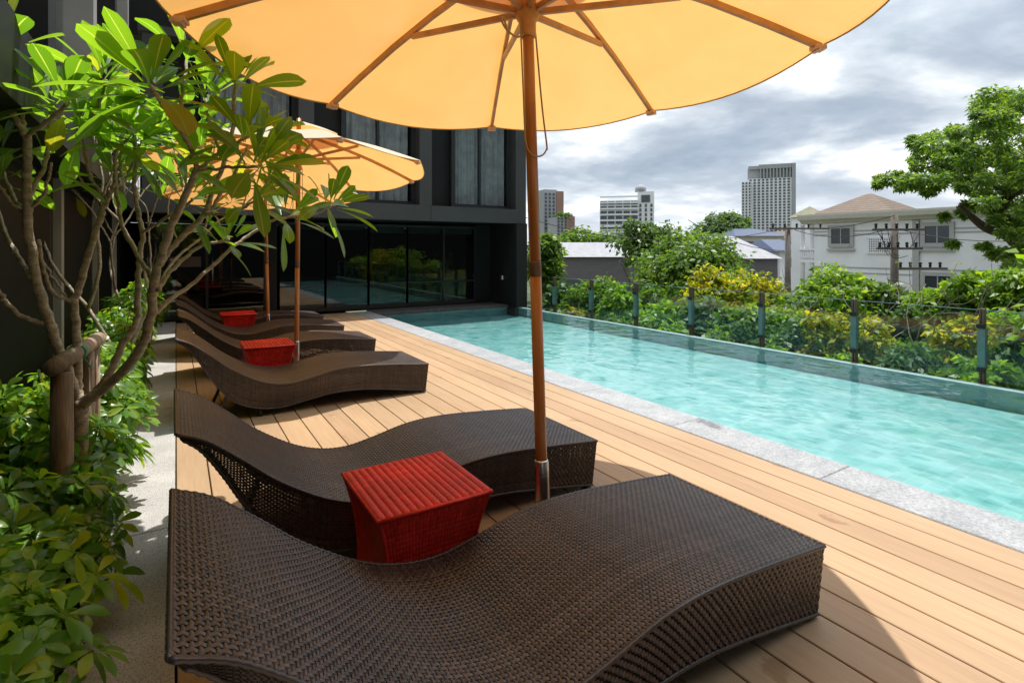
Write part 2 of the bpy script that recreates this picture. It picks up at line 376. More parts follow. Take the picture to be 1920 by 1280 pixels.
def weave(G, NRM, amp, fill=(.56, .80)):
    if not hasattr(fill, '__len__'): fill = (fill, fill)
    """woven strands over a grid G (nu*2+1, nv*2+1, 3): one strand per odd row and per odd column, going over and under"""
    nu, nv = G.shape[:2]; V = []; F = []; base = 0
    for d in (0, 1):
        g = G if d == 0 else G.transpose(1, 0, 2); nm = NRM if d == 0 else NRM.transpose(1, 0, 2)
        cnt, ln = g.shape[:2]
        for ii, i in enumerate(range(1, cnt, 2)):
            c = g[i]; lo = c + (g[i - 1] - c) * fill[d]; hi = c + (g[min(i + 1, cnt - 1)] - c) * fill[d]
            ph = np.sin((np.arange(ln)) * math.pi / 2) * (1 if ((ii + (0 if True else 0)) % 2 == 0) else -1) * (1 if d == 0 else -1)
            o = nm[i] * (ph * amp)[:, None]
            vs = np.stack([lo + o - nm[i] * amp * .5, c + o + nm[i] * amp * .5, hi + o - nm[i] * amp * .5], 1).reshape(-1, 3)
            k = np.arange(ln - 1) * 3 + base
            F.append(np.stack([k, k + 1, k + 4, k + 3], 1)); F.append(np.stack([k + 1, k + 2, k + 5, k + 4], 1))
            V.append(vs); base += ln * 3
    return np.vstack(V), np.vstack(F)
def grid_normals(G, flip=False):
    du = np.gradient(G, axis=0); dv = np.gradient(G, axis=1); n = np.cross(du, dv)
    n /= np.linalg.norm(n, axis=2, keepdims=True) + 1e-9
    return -n if flip else n
def lerp_grid(A, Bc, nv):
    w = np.linspace(0, 1, nv)[None, :, None]; return A[:, None, :] * (1 - w) + Bc[:, None, :] * w

def unit(a): return a / (np.linalg.norm(a, axis=-1, keepdims=True) + 1e-9)
def leaf_blades(base, d, n, length, width, droop, segs=6, fold=.18, prof=None, uv=True):
    """curved leaf blades with a fold along the midrib"""
    base, d, n = map(lambda a: np.asarray(a, float), (base, d, n)); k = len(base)
    d = unit(d); n = unit(n - d * (n * d).sum(1, keepdims=True)); sd = np.cross(d, n)
    xs = np.linspace(0, 1, segs + 1)
    if prof is None: prof = lambda x: np.sin(np.pi * np.clip(x, 0, 1) ** 1.35) ** .75 * .98 + .02
    V = np.zeros((k, segs + 1, 3, 3)); U = np.zeros((k, segs + 1, 3, 2))
    for i, x in enumerate(xs):
        c = base + d * (length * x * (1 - .25 * np.abs(droop) * x))[:, None] + np.array([0, 0, -1.]) * (droop * length * x * x)[:, None] * .75
        w = (width * .5 * prof(x))[:, None]
        V[:, i, 0] = c - sd * w + n * w * fold; V[:, i, 1] = c; V[:, i, 2] = c + sd * w + n * w * fold
        U[:, i, 0] = (0, x); U[:, i, 1] = (.5, x); U[:, i, 2] = (1, x)
    V = V.reshape(-1, 3); U = U.reshape(-1, 2); F = []
    for i in range(segs):
        q = np.arange(k) * (segs + 1) * 3 + i * 3
        F += [np.stack([q, q + 1, q + 4, q + 3], 1), np.stack([q + 1, q + 2, q + 5, q + 4], 1)]
    return V, np.vstack(F), U
def kite_cloud(C, Rad, n_per, ll, lw, seed, up=.5, flat=.75, shell=.35):
    """many small leaf faces in clumps: C (k,3) centres, Rad (k,) radii"""
    g = np.random.default_rng(seed); k = len(C); n = k * n_per
    ci = np.repeat(np.arange(k), n_per)
    o = unit(g.normal(size=(n, 3))); r = Rad[ci] * (shell + (1 - shell) * g.random(n)) ** .6
    r *= 1 + .25 * g.normal(size=n)
    p = C[ci] + o * r[:, None] * np.array([1, 1, flat])
    nn = unit(o * .7 + np.array([0, 0, up]) + g.normal(size=(n, 3)) * .55)
    d = unit(np.cross(nn, g.normal(size=(n, 3)))); d = unit(d + o * .5 + np.array([0, 0, -.25])); sd = unit(np.cross(d, nn))
    s = (.6 + .8 * g.random(n))[:, None]
    tip = p + d * ll * s - np.array([0, 0, .12]) * ll * s; mid = p + d * ll * .45 * s
    V = np.stack([p, mid - sd * lw * .5 * s + nn * lw * .1, tip, mid + sd * lw * .5 * s + nn * lw * .1], 1).reshape(-1, 3)
    F = np.arange(n * 4).reshape(-1, 4)
    return V, F

# ------------------------------------------------------------------ camera, light, sky
cam = bpy.data.cameras.new('camera'); co = bpy.data.objects.new('camera', cam); COL.objects.link(co)
cam.sensor_width = 36; cam.lens = 36 * FPX / 1920; cam.shift_y = -(640 - HOR) / 1920
cam.clip_end = 4000; cam.clip_start = .05
co.location = (0, 0, H0); co.rotation_euler = (R(90), 0, -math.asin(SN)); scene.camera = co
SUN = Vector((.19, .10, 1)).normalized()
ls = bpy.data.lights.new('sun', 'SUN'); ls.energy = 4.1; ls.angle = R(.5); ls.color = (1, .955, .89)
so = bpy.data.objects.new('sun', ls); COL.objects.link(so); so.rotation_euler = SUN.to_track_quat('Z', 'Y').to_euler(); so.location = (5, 3, 12)
w = bpy.data.worlds.new('World'); scene.world = w; w.use_nodes = True
nt = w.node_tree; nt.nodes.clear()
out = N(nt, 'ShaderNodeOutputWorld'); bg = N(nt, 'ShaderNodeBackground', i_Strength=.115); L(nt, bg.outputs[0], out.inputs[0])
sky = N(nt, 'ShaderNodeTexSky', sky_type='NISHITA', sun_disc=False, sun_elevation=math.asin(SUN.z), sun_rotation=math.atan2(SUN.x, SUN.y))
tc = N(nt, 'ShaderNodeTexCoord'); sp = N(nt, 'ShaderNodeSeparateXYZ'); L(nt, tc.outputs['Generated'], sp.inputs[0])
zz = N(nt, 'ShaderNodeMath', operation='MAXIMUM', i_1=0.); L(nt, sp.outputs[2], zz.inputs[0])
za = N(nt, 'ShaderNodeMath', operation='ADD', i_1=.16); L(nt, zz.outputs[0], za.inputs[0])
dv = N(nt, 'ShaderNodeVectorMath', operation='DIVIDE'); L(nt, tc.outputs['Generated'], dv.inputs[0])
cb = N(nt, 'ShaderNodeCombineXYZ'); [L(nt, za.outputs[0], cb.inputs[i]) for i in range(3)]; L(nt, cb.outputs[0], dv.inputs[1])
mp = N(nt, 'ShaderNodeMapping'); mp.inputs['Location'].default_value = (3.1, 1.7, 0); mp.inputs['Scale'].default_value = (1.1, 1.1, .25); L(nt, dv.outputs[0], mp.inputs[0])
n1 = N(nt, 'ShaderNodeTexNoise', i_Scale=.95, i_Detail=7., i_Roughness=.52, i_Distortion=.35); L(nt, mp.outputs[0], n1.inputs['Vector'])
n2 = N(nt, 'ShaderNodeTexNoise', i_Scale=2.6, i_Detail=6., i_Roughness=.55); L(nt, mp.outputs[0], n2.inputs['Vector'])
ms = N(nt, 'ShaderNodeMath', operation='MULTIPLY_ADD', i_1=.38); L(nt, n2.outputs['Fac'], ms.inputs[0]); L(nt, n1.outputs['Fac'], ms.inputs[2])
cl = ramp(nt, ms.outputs[0], [(.47, (2.4, 2.9, 3.6)), (.61, (3.5, 4.05, 4.75)), (.71, (5.2, 5.7, 6.25)), (.80, (8.0, 8.2, 8.4)), (.88, (10., 10., 10.))])
dt = N(nt, 'ShaderNodeVectorMath', operation='DOT_PRODUCT'); dt.inputs[1].default_value = tuple(SUN); L(nt, tc.outputs['Generated'], dt.inputs[0])
gl_ = ramp(nt, dt.outputs['Value'], [(.45, (1., 1., 1.)), (.75, (1.7, 1.68, 1.62)), (1., (3.4, 3.3, 3.1))])
cl = mixc(nt, 1., cl, gl_, 'MULTIPLY')
vl = ramp(nt, n1.outputs['Fac'], [(.25, (.8,) * 3), (.45, (1.,) * 3)])
mixs = mixc(nt, vl, sky.outputs[0], cl)
hz = ramp(nt, zz.outputs[0], [(0., (.55,) * 3), (.14, (0, 0, 0))])
mixs = mixc(nt, hz, mixs, (7.6, 7.9, 8.3))
gm = N(nt, 'ShaderNodeMath', operation='LESS_THAN', i_1=-.004); L(nt, sp.outputs[2], gm.inputs[0])
mixs = mixc(nt, gm.outputs[0], mixs, (1.6, 1.7, 1.4)); L(nt, mixs, bg.inputs[0])
scene.view_settings.view_transform = 'Standard'; scene.view_settings.look = 'None'
scene.view_settings.exposure = .38; scene.view_settings.gamma = 1.
scene.cycles.max_bounces = 8; scene.cycles.transparent_max_bounces = 24; scene.cycles.use_denoising = True
scene.cycles.caustics_reflective = False; scene.cycles.caustics_refractive = False
scene.cycles.sample_clamp_indirect = 6.

# ------------------------------------------------------------------ ground, deck, pool
DX0, DX1, CX1, PX1, PY0, PY1 = 0., 3.31, 3.68, 7.08, -4., 11.3
struct(MB().add([(-900, -900, -4.3), (900, -900, -4.3), (900, 900, -4.3), (-900, 900, -4.3)], [(0, 1, 2, 3)]).build('ground', M['earth']))
mb = MB(); nb_ = 19; bw = (DX1 - DX0) / nb_
for i in range(nb_):
    a, b = DX0 + i * bw + .0035, DX0 + (i + 1) * bw - .0035
    mb.prism([(a, PY0, -.03), (b, PY0, -.03), (b, PY0, -.003), (b - .003, PY0, 0), (a + .003, PY0, 0), (a, PY0, -.003)], (0, 11.9 - PY0, 0))
struct(mb.build('deck', M['board']))
struct(B((-1.6, PY0, -.4), (DX1, 12.6, -.045), 'deck_base', M['dark_panel']))
mb = MB(); y = PY0; k = 0
while y < 11.9:
    ln = 1.15; mb.box((DX1 + .004, y + .002, -.12), (CX1, min(y + ln, 11.9) - .002, .004), .006); y += ln
struct(mb.build('pool_coping', M['granite']))
mb = MB(); y = PY0
while y < 12.2:
    mb.box((-.32, y + .002, -.044), (-.004, min(y + 2.4, 12.2) - .002, -.002), .004); y += 2.4
struct(mb.build('aggregate_path', M['aggregate']))
# soil of the bed, slightly heaped
gx, gy = np.meshgrid(np.linspace(-1.0, -.322, 12), np.linspace(-3, 11.6, 140), indexing='ij')
gz = -.03 + .05 * np.sin(gx * 9) * np.cos(gy * 3.1) + .03 * rng.normal(size=gx.shape); gz[-1] = -.04
idx = np.arange(gx.size).reshape(gx.shape)
struct(np_mesh('planting_bed', np.stack([gx, gy, gz], -1).reshape(-1, 3), np.stack([idx[:-1, :-1], idx[1:, :-1], idx[1:, 1:], idx[:-1, 1:]], -1).reshape(-1, 4), M['soil'], smooth=True))
PD = .23
mb = MB(); mb.box((CX1 - .3, PY0, -PD - .2), (PX1 - .001, PY1 + .1, -PD))
mb.box((CX1 - .2, PY0, -PD), (CX1 - .012, PY1, -.125)); mb.box((CX1 - .3, PY1, -PD), (PX1, PY1 + .1, -.05))
struct(mb.build('pool_basin', M['mosaic']))
struct(MB().box((PX1, PY0, -PD - .2), (PX1 + .12, PY1 + .1, -.022)).build('infinity_edge', M['edge_tile']))
struct(MB().add([(CX1 - .012, PY0, -.034), (PX1, PY0, -.034), (PX1, PY1, -.034), (CX1 - .012, PY1, -.034)], [(0, 1, 2, 3)]).build('pool_water', M['water']))
mb = MB(); mb.box((PX1 + .122, PY0, -4.2), (PX1 + .5, 12, -.32)); mb.box((CX1 - .4, PY0 - .2, -4.2), (PX1 + .12, PY0 - .01, -.05))
struct(mb.build('pool_outer_wall', M['stone_dark']))
mb = MB(); x = CX1 + .004
while x < 7.0:
    mb.box((x, PY1 + .02, -.2), (min(x + .6, 7.02) - .004, 12.1, .012), .005); x += .6
struct(mb.build('end_ledge', M['stone_dark']))
# bank beyond the pool
prof = [(7.6, -1.2), (11., -1.3), (14, -2.6), (17, -4.28)]
ys = np.linspace(-12, 30, 60); V = []; 
for X, Z in prof:
    for yy in ys: V.append((X + .3 * math.sin(yy), yy, Z + .12 * math.sin(yy * 1.7 + X)))
n_ = len(ys); F = [(i * n_ + j, (i + 1) * n_ + j, (i + 1) * n_ + j + 1, i * n_ + j + 1) for i in range(3) for j in range(n_ - 1)]
struct(np_mesh('planted_bank', V, F, M['earth'], smooth=True))

# ------------------------------------------------------------------ hotel building (L shaped)
hb = empty('hotel_building', (-1, 12.5, 0), 'dark charcoal hotel wrapping the left side and far end of the pool', 'building')
FZ0, FZ1 = 2.03, 2.37
def curtain(x0, x1, y, z0, z1, parent, along='x'):
    n = int(abs(x1 - x0) * 55); s = np.linspace(x0, x1, n); ph = rng.random() * 6
    wv = .035 * np.sin(s * 42 + ph + 2.2 * np.sin(s * 5)) + .02 * np.sin(s * 77)
    lo, hi = [], []
    for a, b in zip(s, wv):
        p = (a, y + b) if along == 'x' else (y + b, a)
        lo.append((*p, z0)); hi.append((*p, z1))
    V = np.array(lo + hi); k = np.arange(n - 1)
    return np_mesh('curtain', V, np.stack([k, k + 1, n + k + 1, n + k], 1), M['curtain'], parent, smooth=True)
# end wing, ground floor: recessed glazing
GY = 12.3
mull = [1.83, 2.80, 3.77, 4.72, 5.68, 6.58]
B((1.62, GY - .08, 0), (1.81, GY + .1, FZ0 - .002), 'column', M['charcoal'], hb)
B((6.60, GY - .05, 0.012), (7.05, GY + .1, FZ0 - .002), 'wall_panel', M['charcoal'], hb)
B((7.03, 10.95, -.03), (7.34, GY + .1, FZ0 - .002), 'end_wall', M['charcoal'], hb)
B((6.97, 10.93, -3.5), (7.36, 12.6, -.035), 'footing', M['stone_dark'], hb)
for i in range(5):
    a, b = mull[i], mull[i + 1]
    f = MB()
    for (p, q) in (((a, 0.013), (a + .045, 1.98)), ((b - .005, .013), (b + .04, 1.98)) if i == 4 else ((a + .001, .1), (a + .044, 1.9)), ((a + .045, .013), (b - .005, .10)), ((a + .045, .57), (b - .005, .605)), ((a + .045, 1.93), (b - .005, 1.98))):
        f.box((p[0], GY - .03, p[1]), (q[0], GY + .03, q[1]))
    wf = f.build('window', M['frame_dark'], hb)
    B((a + .045, GY - .006, .10), (b - .005, GY + .006, .57), 'pane', M['window_glass'], wf)
    B((a + .045, GY - .006, .605), (b - .005, GY + .006, 1.93), 'pane', M['window_glass'], wf)
    B((a + .06, GY + .10, 1.78 if i > 1 else 1.84), (b - .01, GY + .13, 1.99), 'blind', M['blind'], wf)
# open lobby doorway to the left of the column
f = MB()
for p, q in (((-.55, .013), (-.49, 1.98)), ((.50, .013), (.55, 1.98)), ((1.56, .013), (1.62, 1.98)), ((-.49, 1.92), (.50, 1.98)), ((.55, 1.92), (1.56, 1.98)), ((-.49, .013), (.50, .07)), ((.55, .013), (1.56, .07))):
    f.box((p[0], GY - .03, p[1]), (q[0], GY + .03, q[1]))
dr = f.build('door', M['black'], hb)
B((-.49, GY - .006, .07), (.50, GY + .006, 1.92), 'pane', M['window_glass'], dr); B((.55, GY - .006, .07), (1.56, GY + .006, 1.92), 'pane', M['window_glass'], dr)
MB().tube([(.62, GY - .05, .7), (.62, GY - .05, 1.3)], .012).build('handle', M['steel'], dr)
sg = B((-.12, GY - .035, 1.05), (.42, GY - .012, 1.25), 'sign', M['white_sign'], hb)
mb = MB(); x = -.09
for wd in (.03, .02, .035, .015, .03):
    mb.box((x, GY - .039, 1.175), (x + wd, GY - .0345, 1.21)); x += wd + .012
mb.build('lettering', M['white_letter'], sg)
room = MB(); room.box((-.9, 15.4, 0), (7.0, 15.5, 2.02)); room.box((-.9, GY + .15, -.04), (7.0, 15.4, -.001)); room.box((7.0, GY + .15, -.04), (7.1, 15.5, 2.02)); room.box((-1.0, GY + .15, -.04), (-.9, 15.5, 2.02))
room.build('lobby_interior', M['room'], hb)
B((-.3, 13.2, 0), (.5, 13.6, .42), 'bench', M['bench_wood'], hb)
B((4.3, 13.6, 0), (4.5, 13.9, 2.0), 'interior_column', M['room'], hb)
# beam and upper floor of end wing
B((-.55, 11.0, FZ0), (4.795, 11.3, FZ1), 'beam', M['facade_grey'], hb); B((4.805, 11.0, FZ0), (7.34, 11.3, FZ1), 'beam', M['facade_grey'], hb)
B((-1.0, 11.3, FZ0), (7.34, 15.5, FZ0 + .1), 'soffit', M['dark_panel'], hb)
UZ = 5.1
B((7.04, 11.0, FZ1 + .001), (7.34, 15.5, UZ), 'pilaster', M['facade_grey'], hb)
for x0 in (4.53, 2.02, -.49):
    B((x0, 11.0, FZ1 + .001), (x0 + .29, 11.6, UZ), 'pilaster', M['facade_grey'], hb)
    B((x0 + .29, 11.35, FZ1 + .001), (x0 + .87, 11.6, UZ), 'recess_panel', M['charcoal'], hb)
    xw0, xw1 = x0 + .87, x0 + 2.51
    f = MB(); f.box((xw0, 11.2, FZ1 + .001), (xw0 + .1, 11.6, UZ)); f.box((xw0 + .1, 11.25, FZ1 + .001), (xw1, 11.45, FZ1 + .09)); f.box((xw1 - .07, 11.25, FZ1 + .09), (xw1 - .001, 11.45, UZ)); f.box((xw0 + .78, 11.3, FZ1 + .09), (xw0 + .83, 11.4, UZ))
    wf = f.build('window', M['frame_dark'], hb)
    B((xw0 + .1, 11.345, FZ1 + .09), (xw0 + .78, 11.352, UZ), 'pane', M['upper_glass'], wf); B((xw0 + .83, 11.345, FZ1 + .09), (xw1 - .07, 11.352, UZ), 'pane', M['upper_glass'], wf)
    c = curtain(xw0 + .12, xw1 - .1, 11.42, FZ1 + .09, UZ, wf)
B((-1.4, 11.72, UZ + .142), (1.9, 15.5, 9.2), 'stair_tower', M['charcoal'], hb)
B((-.55, 11.7, FZ0 + .11), (7.03, 15.5, UZ), 'upper_room', M['room'], hb)
B((-.55, 10.98, UZ + .001), (7.36, 15.5, UZ + .14), 'parapet', M['facade_grey'], hb)
# left wing
WX = -.92
B((WX - .2, -4, -.04), (WX, 12.9, FZ0), 'side_wall', M['charcoal'], hb)
for yy, wd in ((1.1, .10), (3.6, .10), (6.2, .13), (8.8, .07), (11.3, .07)):
    B((WX + .001, yy - wd / 2, 0), (WX + .06, yy + wd / 2, FZ0 - .003), 'fin', M['trim_grey'], hb)
for yy in (2.35, 4.9, 7.5, 10.0):
    B((WX + .001, yy - 1.0, .05), (WX + .015, yy + 1.0, FZ0 - .05), 'wall_panel', M['dark_panel'], hb)
B((-.66, -4, FZ0 - .02), (-.56, 11.0, FZ1), 'beam', M['charcoal'], hb)
B((-1.12, -4, FZ0 + .001), (-.661, 11.3, FZ0 + .1), 'soffit', M['dark_panel'], hb)
ZT = 8.
yy = -3.6; k = 0
while yy < 10.6:
    B((-.9, yy, FZ1 + .001), (-.57, yy + .22, ZT), 'pilaster', M['trim_grey'] if k % 2 else M['charcoal'], hb)
    B((-.70, yy + .222, FZ1 + .001), (-.58, yy + .27, ZT), 'fin', M['trim_grey'], hb)
    f = MB(); f.box((-.80, yy + .28, FZ1 + .001), (-.72, yy + 1.8, FZ1 + .1)); f.box((-.80, yy + .95, FZ1 + .1), (-.74, yy + 1.0, ZT)); f.box((-.80, yy + .28, 4.9), (-.70, yy + 1.8, 5.3))
    wf = f.build('window', M['frame_dark'], hb)
    B((-.765, yy + .28, FZ1 + .1), (-.758, yy + .95, 4.9), 'pane', M['upper_glass'], wf); B((-.765, yy + 1.0, FZ1 + .1), (-.758, yy + 1.8, 4.9), 'pane', M['upper_glass'], wf)
    c = curtain(yy + .29, yy + 1.78, -.86, FZ1 + .1, 4.9, wf, 'y'); yy += 1.82; k += 1
B((-1.4, -4, FZ0 + .11), (-.94, 11.7, ZT), 'upper_wall', M['room'], hb)
B((-1.4, -4, ZT + .001), (-.55, 11.7, ZT + .15), 'parapet', M['facade_grey'], hb)
B((-1.4, -13, -4), (30, -10.5, 16), 'rear_wing', M['charcoal'], hb)
lm = MB().lathe([(.03, 0), (.05, .02), (.05, .10), (.03, .12)], (6.99, 11.55, .62), 14).build('wall_lamp', M['steel'], hb)

# ------------------------------------------------------------------ glass balustrade
rail = empty('glass_balustrade', (7.3, 6.4, -.5), 'clear glass balustrade with bronze posts along the outer pool edge', 'balustrade')
py = [7.3 * (.294 + .174 * i) for i in range(-5, 7)]
for y in py:
    p_ = MB().box((7.27, y - .022, -1.2), (7.345, y - .006, .765), .002).box((7.27, y + .006, -1.2), (7.345, y + .022, .765), .002).box((7.285, y - .005, -1.2), (7.33, y + .005, .74)).build('post', M['bronze'], rail)
    MB().box((7.268, y - .032, .14), (7.269 + .075, y - .0225, .55)).box((7.268, y + .0225, .14), (7.269 + .075, y + .032, .55)).box((7.262, y - .032, .14), (7.2675, y + .032, .55)).build('glass_edge', M['glass_edge'], p_)
    [B((7.245, y - .035, z_), (7.268, y + .035, z_ + .05), 'clamp', M['black'], p_, .003) for z_ in (.09, .555)]
for a, b in zip(py[:-1] , py[1:]):
    gp_ = B((7.300, a + .03, -.6), (7.312, b - .03, .745), 'glass_panel', M['rail_glass'], rail, .002)
    B((7.2995, a + .03, .7455), (7.3125, b - .03, .7515), 'edge_highlight', M['pale_edge'], gp_)  # thin pale strip painting a highlight along the panel top
B((7.300, py[-1] + .03, -.6), (7.312, 10.94, .745), 'glass_panel', M['rail_glass'], rail, .002)

# ------------------------------------------------------------------ sun loungers
TOP = [(0, .70), (.10, .655), (.22, .56), (.36, .44), (.54, .325), (.69, .268), (.84, .252), (1.0, .277), (1.22, .322), (1.45, .33), (1.75, .308), (2.1, .272)]
BOT = [(.02, .672), (.085, .615), (.16, .50), (.255, .335), (.40, .16), (.57, .078), (.76, .055), (.98, .088), (1.2, .118), (1.45, .113), (1.75, .070), (2.075, .014)]
LW = .755
def make_lounger(loc, label, group):
    r = empty('sun_lounger', (0, 0, 0), label, 'sun lounger', group)
    NU, NV = 150, 46
    T = catmull(TOP, 2400); s = np.concatenate([[0], np.cumsum(np.linalg.norm(np.diff(T, axis=0), axis=1))]); q = np.linspace(0, s[-1], NU * 2 + 1)
    tp = np.linspace(0, len(TOP) - 1, 2400); tq = np.interp(q, s, tp)
    Tq = np.stack([np.interp(tq, tp, T[:, 0]), np.interp(tq, tp, T[:, 1])], 1)
    Bc = catmull(BOT, 2400); Bq = np.stack([np.interp(tq, tp, Bc[:, 0]), np.interp(tq, tp, Bc[:, 1])], 1)
    hx = np.interp(Tq[:, 0], [0, .12, 2.1], [0.02, .12, 2.075]); Bz = np.interp(hx, Bc[:, 0], Bc[:, 1]); Bq = np.stack([hx, Bz], 1)
    A = np.stack([Tq[:, 0], np.zeros(len(Tq)), Tq[:, 1]], 1); Z = A.copy(); Z[:, 1] = LW
    G = lerp_grid(A, Z, NV * 2 + 1)
    V, F = weave(G, grid_normals(G), .0026)
    np_mesh('seat', V, F, M['rattan'], r, smooth=True, local=True)
    gl_ = (G - grid_normals(G) * .0065)[::4, ::8]; ii = np.arange(gl_.shape[0] * gl_.shape[1]).reshape(gl_.shape[:2])
    np_mesh('gap_shade', gl_.reshape(-1, 3), np.stack([ii[:-1, :-1], ii[1:, :-1], ii[1:, 1:], ii[:-1, 1:]], -1).reshape(-1, 4), M['gap_shade'], r, smooth=True, local=True)  # added dark sheet, stands in for the shade seen through the weave gaps
    for yy, fl in ((0., True), (LW, False)):
        A1 = np.stack([Tq[:, 0], np.full(len(Tq), yy), Tq[:, 1] - .004], 1); B1 = np.stack([Bq[:, 0], np.full(len(Tq), yy + (.012 if fl else -.012)), Bq[:, 1]], 1)
        G = lerp_grid(A1, B1, 29); V, F = weave(G, grid_normals(G, not fl), .0024, (.66, .86))
        np_mesh('side_panel', V, F, M['rattan'], r, smooth=True, local=True)
    for nm, i0 in (('foot_panel', -1), ('head_panel', 0)):
        a, b = Tq[i0], Bq[i0]; nv = 29 if i0 else 5
        E0 = np.stack([np.full(87, a[0]), np.linspace(0, LW, 87), np.full(87, a[1] - .004)], 1); E1 = np.stack([np.full(87, b[0]), np.linspace(.012, LW - .012, 87), np.full(87, b[1])], 1)
        G = lerp_grid(E0, E1, nv); V, F = weave(G, grid_normals(G, i0 == 0), .0024)
        np_mesh(nm, V, F, M['rattan'], r, smooth=True, local=True)
    # braided edges
    def braid(P, name):
        mb = MB(); P = np.asarray(P); d = np.concatenate([[0], np.cumsum(np.linalg.norm(np.diff(P, axis=0), axis=1))]); n = int(d[-1] / .012)
        q = np.linspace(0, d[-1], n); Q = np.stack([np.interp(q, d, P[:, k]) for k in range(3)], 1)
        rad = [.0058 + .0024 * (k % 2) for k in range(n)]; mb.tube([tuple(x) for x in Q], rad, 7); return mb.build(name, M['rattan'], r, True)
    for yy in (.0, LW):
        braid(np.stack([Tq[::4, 0], np.full(len(Tq[::4]), yy), Tq[::4, 1] - .002], 1), 'edge_trim')
        braid(np.stack([Bq[::4, 0], np.full(len(Tq[::4]), yy + (.012 if yy < .1 else -.012)), Bq[::4, 1]], 1), 'edge_trim')
    for p in (Tq[0], Tq[-1]): braid(np.array([(p[0], y_, p[1] - .002) for y_ in np.linspace(0, LW, 20)]), 'edge_trim')
    for p in (Bq[0], Bq[-1]): braid(np.array([(p[0], y_, p[1]) for y_ in np.linspace(.012, LW - .012, 20)]), 'edge_trim')
    # inner frame and feet
    mb = MB()
    for yy in (.03, LW - .03):
        mb.tube([(x, yy, z - .02) for x, z in Tq[6:-6:6]], .011, 6); mb.tube([(x, yy, z + .018) for x, z in Bq[14:-6:6]], .010, 6)
    for i in (40, 110, 180, 240, 292): mb.tube([(Tq[i, 0], .02, Tq[i, 1] - .022), (Tq[i, 0], LW - .02, Tq[i, 1] - .022)], .009, 6)
    mb.tube([(1.0, .03, .10), (1.95, .03, .26)], .008, 6); mb.tube([(1.0, LW - .03, .10), (1.95, LW - .03, .26)], .008, 6)
    mb.build('frame', M['black'], r, True)
    for x, z in ((2.04, .018), (.60, .075)):
        for yy in (.035, LW - .035): MB().lathe([(.014, 0), (.017, .004), (.017, z)], (x, yy, 0), 10).build('foot', M['black'], r, True)
    for yy in (.10, LW - .10): MB().bar((.36, yy, .20), (.28, yy, .012), .05, .022, (1, 0, 0)).build('leg', M['black'], r, True)
    r.location = loc; LOC[r.name] = np.array(loc, float); return r
GL = 'brown wicker sun loungers side by side on the deck'
lspec = [((-.01, 1.085, 0), 'dark brown wicker wave lounger nearest the camera, cut by the bottom of the picture', .006),
         ((-.0, 2.385, 0), 'dark brown wicker wave lounger just behind the nearest red table, in the front parasol shade', .004),
         ((-.0, 4.88, 0), 'sunlit brown wicker lounger in front of the middle red table, third from the camera', -.004),
         ((.02, 6.55, 0), 'brown wicker lounger right behind the middle red table and the second parasol pole', .006),
         ((.0, 7.98, 0), 'brown wicker lounger in front of the farthest red table', -.003),
         ((.0, 9.28, 0), 'farthest brown wicker lounger, behind the farthest red table near the lobby', .0)]
l0 = make_lounger(*lspec[0][:2], GL)
for loc, lab, rz in lspec[1:]: copy_tree(l0, loc, lab, rz)

